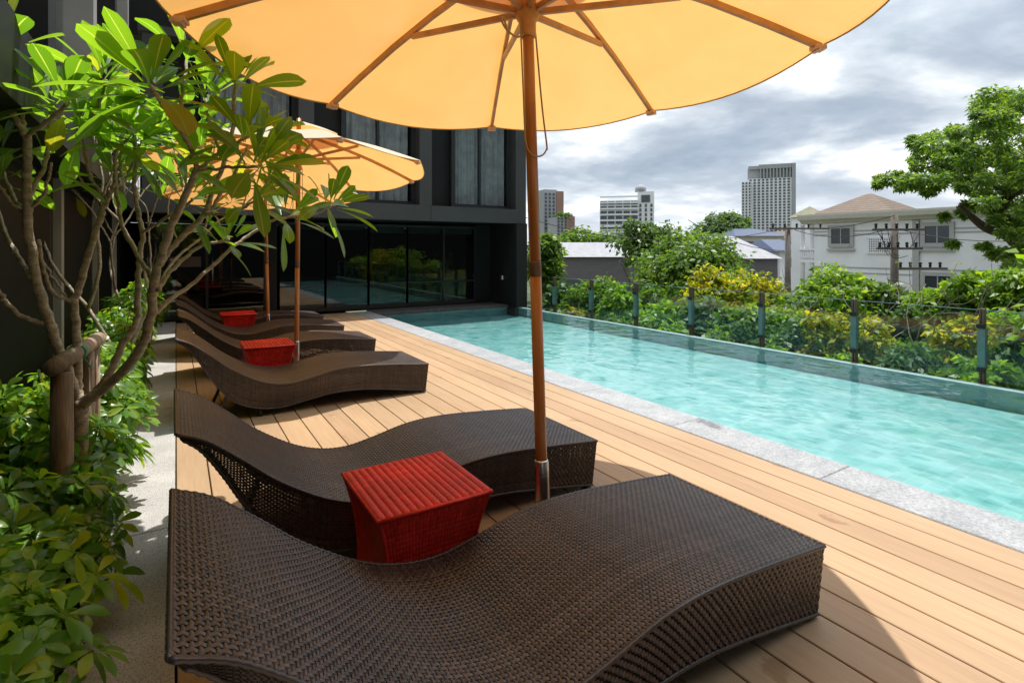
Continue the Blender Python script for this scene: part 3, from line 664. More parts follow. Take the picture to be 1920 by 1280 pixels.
# ------------------------------------------------------------------ red wicker side tables
def make_table(loc, label, group):
    r = empty('side_table', (0, 0, 0), label, 'side table', group)
    W, D, Hh = .46, .48, .45
    nx, ny = 33, 65
    xs = np.linspace(0, W, nx); ys_ = np.linspace(0, D, ny)
    G = np.zeros((nx, ny, 3)); G[..., 0] = xs[:, None]; G[..., 1] = ys_[None]; G[..., 2] = Hh
    V, F = weave(G, grid_normals(G), .0022, .92)
    # woven top with raised ribs that run front to back
    xs = np.linspace(0, W, 181); ys_ = np.linspace(0, D, 81); G = np.zeros((181, 81, 3)); G[..., 0] = xs[:, None]; G[..., 1] = ys_[None]
    rb_ = np.abs(np.sin(xs / W * math.pi * 15)) ** .7; ed = np.clip(np.minimum(ys_, D - ys_) / .02, 0, 1) ** .5
    G[..., 2] = Hh - .012 + .0085 * rb_[:, None] - .008 * (1 - ed)[None]
    V, F = weave(G, grid_normals(G), .0011, .99); np_mesh('table_top', V, F, M['red_rattan'], r, smooth=True, local=True)
    def ring(f):                                        # waisted body: 0 bottom .. 1 top
        k = .052 * (1 - f) ** .75 + .0 + .018 * math.sin(math.pi * f) ; return k
    fz = np.linspace(0, 1, 41)
    for side in range(4):
        G = np.zeros((61, 41, 3))
        for j, f in enumerate(fz):
            k = ring(f); x0, x1, y0, y1 = k, W - k, k, D - k; s = np.linspace(0, 1, 61)
            P = [(x0 + (x1 - x0) * s, y0 + 0 * s), (x1 + 0 * s, y0 + (y1 - y0) * s), (x1 - (x1 - x0) * s, y1 + 0 * s), (x0 + 0 * s, y1 - (y1 - y0) * s)][side]
            G[:, j, 0], G[:, j, 1], G[:, j, 2] = P[0], P[1], .012 + f * (Hh - .024)
        V, F = weave(G, grid_normals(G), .0020, .97)
        np_mesh('side_panel', V, F, M['red_rattan'], r, smooth=True, local=True)
    for cx, cy in ((0, 0), (1, 0), (1, 1), (0, 1)):
        mb = MB(); P = []
        for f in np.linspace(0, 1, 40):
            k = ring(f); P.append((k if not cx else W - k, k if not cy else D - k, .012 + f * (Hh - .022)))
        mb.tube(P, [.007 + .002 * (i % 2) for i in range(40)], 6)
        mb.build('corner_trim', M['red_rattan'], r, True)
    mb = MB(); mb.tube([(0, 0, Hh - .016), (W, 0, Hh - .016), (W, D, Hh - .016), (0, D, Hh - .016), (0, 0, Hh - .016)], .0085, 7); mb.build('edge_trim', M['red_rattan'], r, True)
    mb = MB()
    for cx, cy in ((.08, .08), (W - .08, .08), (W - .08, D - .08), (.08, D - .08)): mb.tube([(cx, cy, 0), (cx, cy, .03)], .012)
    mb.box((.07, .07, .016), (W - .07, D - .07, Hh - .032)); mb.build('inner_box', M['red_rattan'], r, True)
    r.location = loc; LOC[r.name] = np.array(loc, float); return r
GT = 'red wicker side tables between the loungers'
t0 = make_table((.605, 1.845, 0), 'red wicker side table with ribbed top between the two nearest loungers', GT)
copy_tree(t0, (.56, 5.72, 0), 'red wicker side table beside the second parasol pole, between middle loungers', GT and 0)
copy_tree(t0, (.56, 8.74, 0), 'farthest and smallest red wicker side table, by the third parasol pole', 0)

# ------------------------------------------------------------------ parasols
def make_umbrella(loc, label, group):
    r = empty('parasol', (0, 0, 0), label, 'parasol', group)
    ZR, RR, AP = 2.43, 1.60, 2.90
    ph0 = 5.873 + math.pi
    # canopy with curved hem
    ns, nr = 96, 14; V = []; 
    for j in range(nr + 1):
        f = j / nr
        for i in range(ns):
            a = i / ns * 2 * math.pi; kk = (a % (math.pi / 4)) / (math.pi / 4) - .5       # -.5..+.5 between ribs
            chord = math.cos(math.pi / 8) / math.cos(kk * math.pi / 4)
            bul = 1 - (2 * kk) ** 2
            rad = RR * (f * chord + .055 * bul * f ** 3)
            z = AP + (ZR + .035 - AP) * f - .055 * bul * math.sin(math.pi * f) * f - .055 * bul * f ** 4 + .05 * math.sin(math.pi * f)
            an = -(a) + ph0
            V.append((rad * math.cos(an), rad * math.sin(an), z))
    F = [(j * ns + i, j * ns + (i + 1) % ns, (j + 1) * ns + (i + 1) % ns, (j + 1) * ns + i) for j in range(nr) for i in range(ns)]
    cano = np_mesh('canopy', V, F, M['canvas'], r, smooth=True, local=True)
    rim = [V[nr * ns + i] for i in range(ns)] + [V[nr * ns]]
    MB().tube([(x, y_, z - .004) for x, y_, z in rim], .0045, 5, False).build('hem', M['hem'], cano, True)
    V = []                                             # vent cap
    for j in range(7):
        f = j / 6
        for i in range(ns):
            a = i / ns * 2 * math.pi; kk = (a % (math.pi / 4)) / (math.pi / 4) - .5; chord = math.cos(math.pi / 8) / math.cos(kk * math.pi / 4)
            rad = .52 * f * chord; V.append((rad * math.cos(ph0 - a), rad * math.sin(ph0 - a), AP + .11 - .17 * f + .02 * math.sin(math.pi * f)))
    F = [(j * ns + i, j * ns + (i + 1) % ns, (j + 1) * ns + (i + 1) % ns, (j + 1) * ns + i) for j in range(6) for i in range(ns)]
    np_mesh('vent', V, F, M['canvas'], cano, smooth=True, local=True)
    HZ = 2.56
    for k in range(8):
        an = ph0 - k * math.pi / 4; d = Vector((math.cos(an), math.sin(an), 0)); 
        def zr(f): return AP + (ZR + .035 - AP) * f + .05 * math.sin(math.pi * f) - .028
        mb = MB(); ff = [.03, .2, .4, .6, .8, .985]
        for p, q in zip(ff[:-1], ff[1:]): mb.bar(d * RR * p + Vector((0, 0, zr(p))), d * RR * q + Vector((0, 0, zr(q))), .02, .034)
        rb = mb.build('rib', M['rib_wood'], r, True)
        MB().bar(d * .05 + Vector((0, 0, HZ)), d * RR * .50 + Vector((0, 0, zr(.50) - .028)), .018, .03).build('strut', M['rib_wood'], rb, True)
        t_ = d.cross(Vector((0, 0, 1))); e = d * RR * .985
        MB().bar(e - d * .045 + Vector((0, 0, zr(.985) - .004)), e + d * .016 + Vector((0, 0, zr(.985) - .010)), .055, .022).bar(e - d * .02 + t_ * .03 + Vector((0, 0, zr(.985) - .02)), e - d * .02 - t_ * .03 + Vector((0, 0, zr(.985) - .02)), .022, .012).build('rib_pocket', M['canvas'], rb, True)
    mb = MB().lathe([(.026, .42), (.0275, .43), (.0275, 1.28)], n=20).lathe([(.0275, 1.34), (.0275, 3.05)], n=20)
    po = mb.build('pole', M['pole_wood'], r, True)
    MB().lathe([(.0285, 1.275), (.0295, 1.28), (.0295, 1.34), (.0285, 1.345)], n=20).build('collar', M['bronze'], po, True)
    MB().lathe([(.033, .0), (.033, .42), (.031, .43)], n=20).build('sleeve', M['steel'], r, True)
    MB().box((-.24, -.24, .0), (.24, .24, .045), .008).build('base', M['stone_dark'], r, True)
    MB().lathe([(.034, HZ - .13), (.040, HZ - .12), (.040, HZ - .06), (.058, HZ - .03), (.058, HZ + .02), (.044, HZ + .03), (.044, HZ + .10), (.03, HZ + .11)], n=22).build('runner', M['rib_wood'], r, True)
    MB().lathe([(.05, AP - .10), (.06, AP - .06), (.05, AP - .02)], n=16).build('crown_hub', M['rib_wood'], r, True)
    P = [(-.05, -.01, HZ - .02), (-.052, -.02, 2.2), (-.056, -.03, 1.95)] + [(-.055 + .06 * (1 - math.cos(a)), -.035, 1.90 - .06 * math.sin(a)) for a in np.linspace(0, math.pi, 9)] + [(.055, -.02, 2.1), (.045, 0, HZ - .1)]
    MB().tube([tuple(p) for p in catmull(P, 60)], .0042, 6).build('cord', M['cord'], r, True)
    P = [(-.04, -.02, HZ - .13), (-.10, -.05, HZ - .17), (-.17, -.07, HZ - .155), (-.20, -.08, HZ - .12), (-.18, -.07, HZ - .11), (-.155, -.06, HZ - .16)]
    MB().tube([tuple(p) for p in catmull(P, 40)], .005, 6).build('cord_hook', M['cord'], r, True)
    r.location = loc; LOC[r.name] = np.array(loc, float); return r
GU = 'cream canvas parasols with wooden poles'
u0 = make_umbrella((1.425, 1.985, 0), 'large cream parasol with wooden ribs in front, filling the top of the picture', GU)
u0.rotation_euler = (-.0665, .008, 0)
c_ = copy_tree(u0, (1.10, 6.12, 0), 'second cream parasol, its pole beside the middle red table', -.30); c_.scale = (.88, .88, .94); c_.rotation_euler.x = -.075; c_.rotation_euler.y = .0
c_ = copy_tree(u0, (1.21, 8.98, 0), 'third and farthest cream parasol, partly hidden behind the second one', .12); c_.scale = (.88, .88, .92); c_.rotation_euler.x = -.08; c_.rotation_euler.y = .0

# ------------------------------------------------------------------ frangipani trees
def rosette(p, axis, n, ln, g, spread=1.0):
    axis = Vector(axis).normalized(); ax = axis.orthogonal().normalized(); ay = axis.cross(ax); out = []
    for i in range(n):
        a = i * 2.4 + g.random() * .5; f = (i + .5) / n                         # inner leaves stand up, outer leaves spread
        el = R(70 - 92 * f * spread + 14 * (g.random() - .5))
        d = (ax * math.cos(a) + ay * math.sin(a)) * math.cos(el) + axis * math.sin(el)
        d = (d + Vector((0, 0, .12 + .3 * (1 - abs(axis.z))))).normalized()
        nrm = (axis * .8 + Vector((0, 0, .6)) + Vector(g.normal(size=3)) * .22)
        l_ = ln * .94 * (.72 + .38 * g.random()) * (.7 if f < .15 else 1)
        b = Vector(p) + d * .045 - axis * .06 * f
        out.append((tuple(b), tuple(d), tuple(nrm), l_, l_ * (.25 + .07 * g.random()), .08 + .45 * g.random() * f + .1 * f))
    return out
def fprof(x):
    return np.where(x < .12, .10, np.clip(np.sin(np.pi * np.clip((x - .10) / .90, 0, 1) ** 1.75), 0, 1) ** .55 + .02)
def frangipani(loc, label, limbs, tips, seed, ln=.31, nl=(11, 17)):
    r = empty('frangipani_tree', loc, label, 'tree', 'frangipani trees in the planting bed')
    g = np.random.default_rng(seed); mb = MB()
    for pts, r0, r1 in limbs:
        P = catmull(pts, max(8, len(pts) * 5)); P[1:-1] += g.normal(size=P[1:-1].shape) * .0025
        rad = .67 * np.linspace(r0, r1, len(P)) * (1 + .03 * np.sin(np.arange(len(P)) * 1.9) + .03 * g.normal(size=len(P)))
        mb.tube([tuple(p) for p in P], list(rad), 10)
    mb.build('trunk', M['bark'], r)
    LV = []; pm = MB()
    for p, ax, n, l_ in tips: LV += rosette(p, ax, int(n * 1.35), l_, g)
    b, d, n_, l_, w_, dr_ = map(np.array, zip(*LV))
    V, F, U = leaf_blades(b, d, n_, l_, w_, dr_, 9, .16, fprof)
    np_mesh('crown', V, F, M['frangi'], r, True, U)
    return r
def A3(*pts): return [tuple(at(*p)) for p in pts]
T1 = []
def limb(pts, r0, r1): T1.append((A3(*pts), r0, r1))
limb([(150, 1010, 2.62), (150, 900, 2.62), (150, 820, 2.62), (153, 748, 2.62)], .055, .046)
limb([(150, 765, 2.62), (128, 700, 2.6), (101, 634, 2.56), (93, 604, 2.55), (76, 553, 2.52), (60, 483, 2.50), (52, 427, 2.48), (51, 356, 2.45), (50, 300, 2.43), (51, 257, 2.4)], .036, .024)
limb([(51, 262, 2.4), (34, 233, 2.38), (17, 197, 2.35), (6, 157, 2.33), (-4, 95, 2.3)], .020, .015)
limb([(51, 262, 2.4), (56, 250, 2.38), (93, 225, 2.33), (129, 190, 2.28)], .017, .014)
limb([(50, 258, 2.4), (44, 235, 2.40), (41, 205, 2.40), (44, 178, 2.40)], .014, .011)
limb([(54, 430, 2.48), (46, 396, 2.5), (28, 379, 2.52), (14, 345, 2.54), (-6, 300, 2.56)], .020, .015)
limb([(46, 396, 2.5), (26, 385, 2.46), (8, 362, 2.42), (-14, 335, 2.4)], .013, .010)
limb([(60, 522, 2.5), (31, 480, 2.55), (11, 441, 2.58), (-10, 385, 2.6)], .019, .014)
limb([(84, 607, 2.54), (51, 598, 2.5), (22, 578, 2.46), (0, 550, 2.42), (-20, 515, 2.4)], .018, .013)
limb([(55, 400, 2.47), (59, 360, 2.5), (82, 315, 2.53), (92, 270, 2.56), (96, 197, 2.58)], .018, .012)
limb([(60, 388, 2.47), (82, 362, 2.44), (92, 330, 2.42), (96, 305, 2.40)], .012, .009)
limb([(150, 755, 2.62), (146, 733, 2.64), (146, 680, 2.66), (143, 637, 2.68), (138, 567, 2.7), (139, 560, 2.7)], .032, .025)
limb([(138, 567, 2.7), (152, 530, 2.7), (169, 469, 2.7), (186, 412, 2.7), (202, 373, 2.7), (209, 355, 2.7)], .026, .019)
limb([(138, 567, 2.7), (120, 560, 2.66), (97, 545, 2.62), (80, 500, 2.58), (72, 450, 2.52)], .014, .012)
limb([(124, 557, 2.67), (98, 519, 2.64), (79, 486, 2.6), (70, 455, 2.57)], .009, .008)
limb([(204, 372, 2.7), (194, 367, 2.68), (174, 342, 2.66), (163, 308, 2.64), (153, 240, 2.62)], .014, .011)
limb([(209, 357, 2.7), (215, 337, 2.68), (218, 287, 2.66), (239, 262, 2.62)], .015, .011)
limb([(206, 362, 2.7), (228, 345, 2.74), (245, 315, 2.78), (262, 270, 2.8)], .011, .010)
limb([(153, 752, 2.62), (175, 738, 2.63), (202, 706, 2.66), (226, 653, 2.7), (252, 612, 2.75), (259, 581, 2.78), (259, 525, 2.8), (264, 469, 2.82), (267, 435, 2.83), (258, 395, 2.82), (253, 350, 2.8), (254, 314, 2.78), (254, 245, 2.75)], .031, .013)
limb([(267, 437, 2.83), (285, 425, 2.8), (310, 410, 2.78), (345, 388, 2.75), (360, 372, 2.74)], .013, .010)
limb([(155, 758, 2.62), (186, 735, 2.6), (239, 688, 2.58), (266, 645, 2.57), (281, 600, 2.56), (290, 525, 2.55), (306, 469, 2.54), (323, 421, 2.52), (340, 385, 2.5), (352, 355, 2.48), (369, 319, 2.45)], .037, .021)
limb([(369, 321, 2.45), (359, 283, 2.42), (333, 237, 2.36), (300, 191, 2.3), (281, 160, 2.27)], .017, .013)
limb([(369, 321, 2.45), (390, 303, 2.45), (411, 286, 2.45), (440, 270, 2.45), (466, 255, 2.45)], .014, .011)
limb([(368, 320, 2.45), (395, 317, 2.42), (440, 313, 2.38), (484, 313, 2.34)], .012, .010)
limb([(300, 497, 2.55), (320, 467, 2.6), (350, 435, 2.64), (382, 404, 2.68), (395, 368, 2.7), (421, 303, 2.7), (436, 240, 2.68), (441, 165, 2.66)], .023, .013)
limb([(383, 402, 2.68), (398, 388, 2.72), (431, 342, 2.78), (464, 274, 2.84)], .015, .011)
limb([(384, 403, 2.68), (412, 402, 2.66), (441, 398, 2.64), (477, 378, 2.62)], .011, .009)
limb([(290, 523, 2.55), (268, 495, 2.6), (245, 455, 2.65), (228, 420, 2.68), (221, 380, 2.70), (216, 330, 2.7)], .016, .012)
limb([(297, 545, 2.55), (310, 522, 2.62), (332, 497, 2.7), (360, 471, 2.78), (387, 457, 2.84), (431, 449, 2.9)], .016, .011)
limb([(386, 458, 2.84), (387, 445, 2.83), (386, 432, 2.82)], .008, .007)
limb([(288, 590, 2.56), (325, 556, 2.66), (360, 533, 2.76), (433, 467, 2.95), (478, 434, 3.05), (508, 414, 3.12), (540, 407, 3.18)], .017, .011)
limb([(535, 408, 3.17), (587, 402, 3.26), (622, 386, 3.32)], .0105, .009)
limb([(333, 237, 2.36), (338, 195, 2.44), (345, 150, 2.52), (350, 112, 2.6)], .013, .010)
limb([(421, 303, 2.7), (404, 262, 2.76), (392, 225, 2.8), (386, 185, 2.84)], .013, .010)
limb([(155, 262, 2.62), (170, 225, 2.58), (188, 185, 2.54), (200, 150, 2.5)], .012, .010)
limb([(228, 345, 2.74), (225, 300, 2.9), (212, 260, 3.0), (205, 215, 3.05)], .011, .009)
limb([(345, 388, 2.75), (342, 340, 2.9), (330, 300, 3.0), (322, 262, 3.05)], .011, .009)
def tip(u, v, t, ax, n, ln=.31): return (tuple(at(u, v, t)), ax, n, ln)
rt, fw = Vector((CS, -SN, 0)), Vector((SN, CS, 0)); UPV = Vector((0, 0, 1))
def D(r_, u_, f_): return tuple(rt * r_ + UPV * u_ + fw * f_)
tips1 = [tip(-4, 92, 2.3, D(-.3, 1, 0), 10), tip(120, 185, 2.28, D(-.1, .9, -.1), 13, .34), tip(44, 176, 2.4, D(.3, .6, 0), 3, .16), tip(96, 195, 2.58, D(0, 1, 0), 12),
         tip(96, 303, 2.4, D(.4, .4, 0), 3, .22), tip(-8, 300, 2.56, D(-.4, .9, 0), 8), tip(-14, 333, 2.4, D(-.6, .6, 0), 7, .26),
         tip(153, 236, 2.62, D(0, 1, .1), 13), tip(239, 260, 2.62, D(.3, .8, .2), 12, .28), tip(262, 268, 2.8, D(.2, .9, .2), 12, .3), tip(254, 240, 2.75, D(0, 1, .1), 13, .3),
         tip(281, 157, 2.27, D(-.15, 1, -.1), 17, .37), tip(466, 253, 2.45, D(.25, .8, .1), 15, .31), tip(487, 312, 2.34, D(.7, .25, -.25), 16, .34), tip(441, 162, 2.66, D(.0, 1, .1), 15, .33),
         tip(464, 271, 2.84, D(.4, .8, .2), 7, .26), tip(480, 377, 2.62, D(.8, .35, 0), 9, .24), tip(360, 370, 2.74, D(.5, .7, .2), 12, .27), tip(433, 449, 2.9, D(.6, .5, .1), 11, .22),
         tip(386, 431, 2.82, D(0, 1, 0), 5, .15), tip(545, 406, 3.18, D(.7, .3, -.1), 11, .29), tip(625, 386, 3.32, D(.8, .25, 0), 12, .29), tip(216, 328, 2.7, D(0, 1, .2), 8, .25), tip(350, 110, 2.6, D(.1, 1, .1), 14, .32), tip(386, 183, 2.84, D(0, 1, .1), 13, .3), tip(200, 148, 2.5, D(.1, 1, 0), 13, .33), tip(205, 212, 3.05, D(-.1, 1, 0), 13, .3), tip(322, 260, 3.05, D(0, 1, 0), 13, .3)]
lo = at(150, 1010, 2.62)
frangipani((lo.x, lo.y, 0), 'frangipani tree in the foreground with many bare forked limbs, tied to round timber stakes', T1, tips1, 11)
def grow(base, h, seed, n0=3, sp=.55):
    g = np.random.default_rng(seed); limbs = []; tips = []
    def rec(p, d, ln, r, dep):
        q = p + d * ln; m = p + d * ln * .5 + Vector(g.normal(size=3)) * ln * .06
        limbs.append(([tuple(p), tuple(m), tuple(q)], r, r * .72))
        if dep == 0:
            tips.append((tuple(q), tuple((d + UPV * .6).normalized()), int(g.integers(10, 15)), .28)); return
        a0 = g.random() * 6.28
        for k in range(2 if dep > 1 else int(g.integers(2, 4))):
            a = a0 + k * (6.28 / 2.3) + g.normal() * .3; o = Vector((math.cos(a), math.sin(a), 0))
            rec(q, (d + o * sp + UPV * .12).normalized(), ln * (.68 + .2 * g.random()), r * .72, dep - 1)
    for k in range(n0):
        a = k * 6.28 / n0 + g.random(); rec(Vector(base), Vector((math.cos(a) * .28, math.sin(a) * .28, 1)).normalized(), h * .38, .030, 3)
    return limbs, tips
for (x, y, hh, sd, lab) in ((-.36, 5.6, 2.5, 5, 'second frangipani tree, its thin limbs showing just behind the foreground one'), (-.45, 8.2, 2.5, 9, 'farthest frangipani tree, small and shaded beside the lobby end of the bed')):
    li, ti = grow((x, y, 0), hh, sd, 2); frangipani((x, y, 0), lab, li, ti, sd + 20)
# timber stakes
st = empty('tree_support', tuple(at(140, 985, 2.7).xy) + (0,), 'round timber stakes with a crossbar propping the foreground frangipani', 'tree stakes')
def gp(u, v, t): p = at(u, v, t); return p
p = gp(116, 700, 2.5); MB().tube([(p.x, p.y, 0), (p.x, p.y, .4), (p.x, p.y, p.z)], [.047, .045, .043], 12).build('post', M['stake'], st)
p = gp(163, 655, 2.85); MB().tube([(p.x, p.y, 0), (p.x, p.y, p.z)], [.034, .032], 12).build('post', M['stake'], st)
p = gp(176, 648, 2.95); MB().tube([(p.x, p.y, 0), (p.x, p.y, p.z)], [.030, .028], 12).build('post', M['stake'], st)
a_, b_ = gp(98, 690, 2.42), gp(185, 634, 2.98); cb_ = MB().tube([a_, a_.lerp(b_, .5), b_], [.040, .038, .036], 14).build('crossbar', M['stake'], st)
q = a_.lerp(b_, .48); d_ = (b_ - a_).normalized()
MB().tube([q - d_ * .02, q + d_ * .02], .043, 14).tube([q + Vector((.02, -.02, -.02)), q + Vector((.05, -.03, -.06)), q + Vector((.06, -.02, -.09))], .004, 6).build('tie', M['green_tie'], st)

# ------------------------------------------------------------------ umbrella plants in the bed
def umbrella_plant(loc, h, rad, n, seed, label, ll=.115, mat='umbrella_leaf'):
    r = empty('umbrella_plant', loc, label, 'shrub', 'umbrella plants in the bed')
    g = np.random.default_rng(seed); mb = MB(); LV = []
    for i in range(n):
        a = g.random() * 6.28; q = math.sqrt(g.random()) ; rr = rad * q
        z = h * (.30 + .70 * math.sqrt(max(0, 1 - (q * .85) ** 2)) * (.45 + .6 * g.random()))
        top = Vector((loc[0] + math.cos(a) * rr, loc[1] + math.sin(a) * rr * 1.15, loc[2] + z))
        if top.x < WX + .10: top.x = WX + .10 + g.random() * .1
        b = Vector((loc[0] + math.cos(a) * rr * .25, loc[1] + math.sin(a) * rr * .25, loc[2]))
        m = b.lerp(top, .6) + Vector((0, 0, .05))
        mb.tube([b, m, top], [.006, .004, .003], 5, False)
        ax = (Vector((math.cos(a) * q * .9, math.sin(a) * q * .9, .75)) + Vector(g.normal(size=3)) * .25).normalized()
        e = ax.orthogonal().normalized(); f = ax.cross(e); k = int(g.integers(6, 10)); s = ll * (.75 + .5 * g.random()); a0 = g.random() * 6
        for j in range(k):
            aa = a0 + j * 6.28 / k + g.normal() * .08
            d = (e * math.cos(aa) + f * math.sin(aa)) * 1. + ax * (.18 + .2 * g.normal())
            LV.append((tuple(top + d * .012), tuple(d), tuple(ax), s * (.85 + .3 * g.random()), s * .36, .25 + .3 * g.random()))
    mb.build('stem', M['stem'], r)
    b, d, n_, l_, w_, dr_ = map(np.array, zip(*LV))
    V, F, U = leaf_blades(b, d, n_, l_, w_, dr_, 5, .2)
    np_mesh('foliage', V, F, M[mat], r, True, U); return r
plants = [(-.62, 1.55, .34, .34, 46, 'umbrella plant at the bottom left corner, nearest the camera'),
          (-.50, 2.02, .33, .30, 46, 'low umbrella plant spilling over the path, second from the camera'),
          (-.78, 2.25, .44, .26, 36, 'umbrella plant against the dark wall at the left edge of the picture'),
          (-.46, 2.50, .36, .27, 44, 'umbrella plant left of the head of the nearest lounger'),
          (-.72, 2.85, .52, .28, 40, 'taller umbrella plant against the wall left of the timber stakes'),
          (-.45, 2.98, .36, .26, 46, 'umbrella plant in front of the foot of the timber stakes'),
          (-.42, 3.50, .46, .27, 52, 'umbrella plant just right of the staked frangipani trunk'),
          (-.66, 3.75, .66, .25, 46, 'sunlit tall umbrella plant behind the crossbar of the stakes'),
          (-.44, 4.05, .62, .27, 60, 'bushy umbrella plant beside the head of the third lounger'),
          (-.48, 4.60, .60, .28, 60, 'umbrella plant half way along the bed behind the sunlit bushy one'),
          (-.50, 5.25, .62, .28, 54, 'umbrella plant at the foot of the second frangipani'),
          (-.48, 5.95, .66, .28, 54, 'umbrella plant beside the head of the fourth lounger'),
          (-.52, 6.70, .72, .28, 50, 'umbrella plant beside the head of the fifth lounger'),
          (-.50, 7.55, .78, .28, 50, 'dark umbrella plant in the shade near the far end of the bed'),
          (-.48, 8.6, .80, .30, 46, 'umbrella plant beside the head of the farthest lounger'),
          (-.42, 9.8, .85, .30, 46, 'last umbrella plant of the bed, next to the lobby door')]
for i, (x, y, hh, rd, n, lab) in enumerate(plants): umbrella_plant((x, y, 0), hh * 1.1, rd, int(n * 1.75), 100 + i, lab, .098, 'sunlit_young_leaf' if i in (0, 1, 2, 3, 7) else 'umbrella_leaf')

# ------------------------------------------------------------------ bushes and trees beyond the pool
def branchy(mb, base, top, g, r0, n=5, spread=.5):
    base, top = Vector(base), Vector(top)
    for i in range(n):
        e = top + Vector((g.normal() * spread, g.normal() * spread, g.normal() * spread * .4)); m = base.lerp(e, .5) + Vector(g.normal(size=3)) * spread * .2
        mb.tube([base, m, e], [r0, r0 * .7, r0 * .3], 6, False)
def bush(name, u, vtop, hw, t, mat, label, cat, seed, zb=None, ll=.16, dens=1.0, clump=.34, group=None, squash=1.):
    g = np.random.default_rng(seed); top = at(u, vtop, t); rad = hw / FPX * t
    if zb is None: zb = -1.25 if top.x < 11.4 else (-2.2 if top.x < 13.5 else -4.25)
    gl = zb
    low = max(zb, top.z - 2.6 * rad - .6) if zb > -2 else max(zb + .6, top.z - 2.1 * rad)
    r = empty(name, (top.x, top.y, gl), label, cat, group)
    cz = (low + top.z) / 2; hz_ = (top.z - low) / 2
    k = int(26 + 30 * hz_ / rad); C = []; 
    for i in range(k):
        o = unit(g.normal(size=3)); q = .45 + .5 * g.random()
        lump = 1 + .18 * math.sin(3 * math.atan2(o[1], o[0]) + seed) + .12 * g.normal()
        C.append((top.x + o[0] * rad * q * lump, top.y + o[1] * rad * q * lump, cz + o[2] * (hz_ - clump * rad * .7) * (q + .05)))
    C = np.array(C); Rd = rad * clump * (.7 + .6 * g.random(k))
    npc = int(dens * 88 * min(3.2, max(.6, (rad * clump / (ll * 2.1)) ** 2 * 1.3)))
    V, F = kite_cloud(C, Rd, npc, ll, ll * .5, seed + 1)
    np_mesh('crown', V, F, mat, r)
    mb = MB(); tb = Vector((top.x, top.y, gl - .05)); branchy(mb, tb, (top.x, top.y, low + hz_ * .7), g, max(.02, rad * .05), 6, rad * .45)
    for c in C[::3]: mb.tube([tb.lerp(Vector((top.x, top.y, cz)), .6), (Vector(c) + Vector((top.x, top.y, cz))) / 2 + Vector((0, 0, -.05)), c], [rad * .03, rad * .018, .004], 5, False)
    mb.build('trunk', M['bark_dark'], r); return r
Y_, G_, D_, L_, B_, U_ = 'leaf_yellow', 'leaf_mid', 'leaf_dark', 'leaf_lime', 'leaf_blue', 'leaf_rust'
GB = 'shrubs growing behind the glass balustrade'
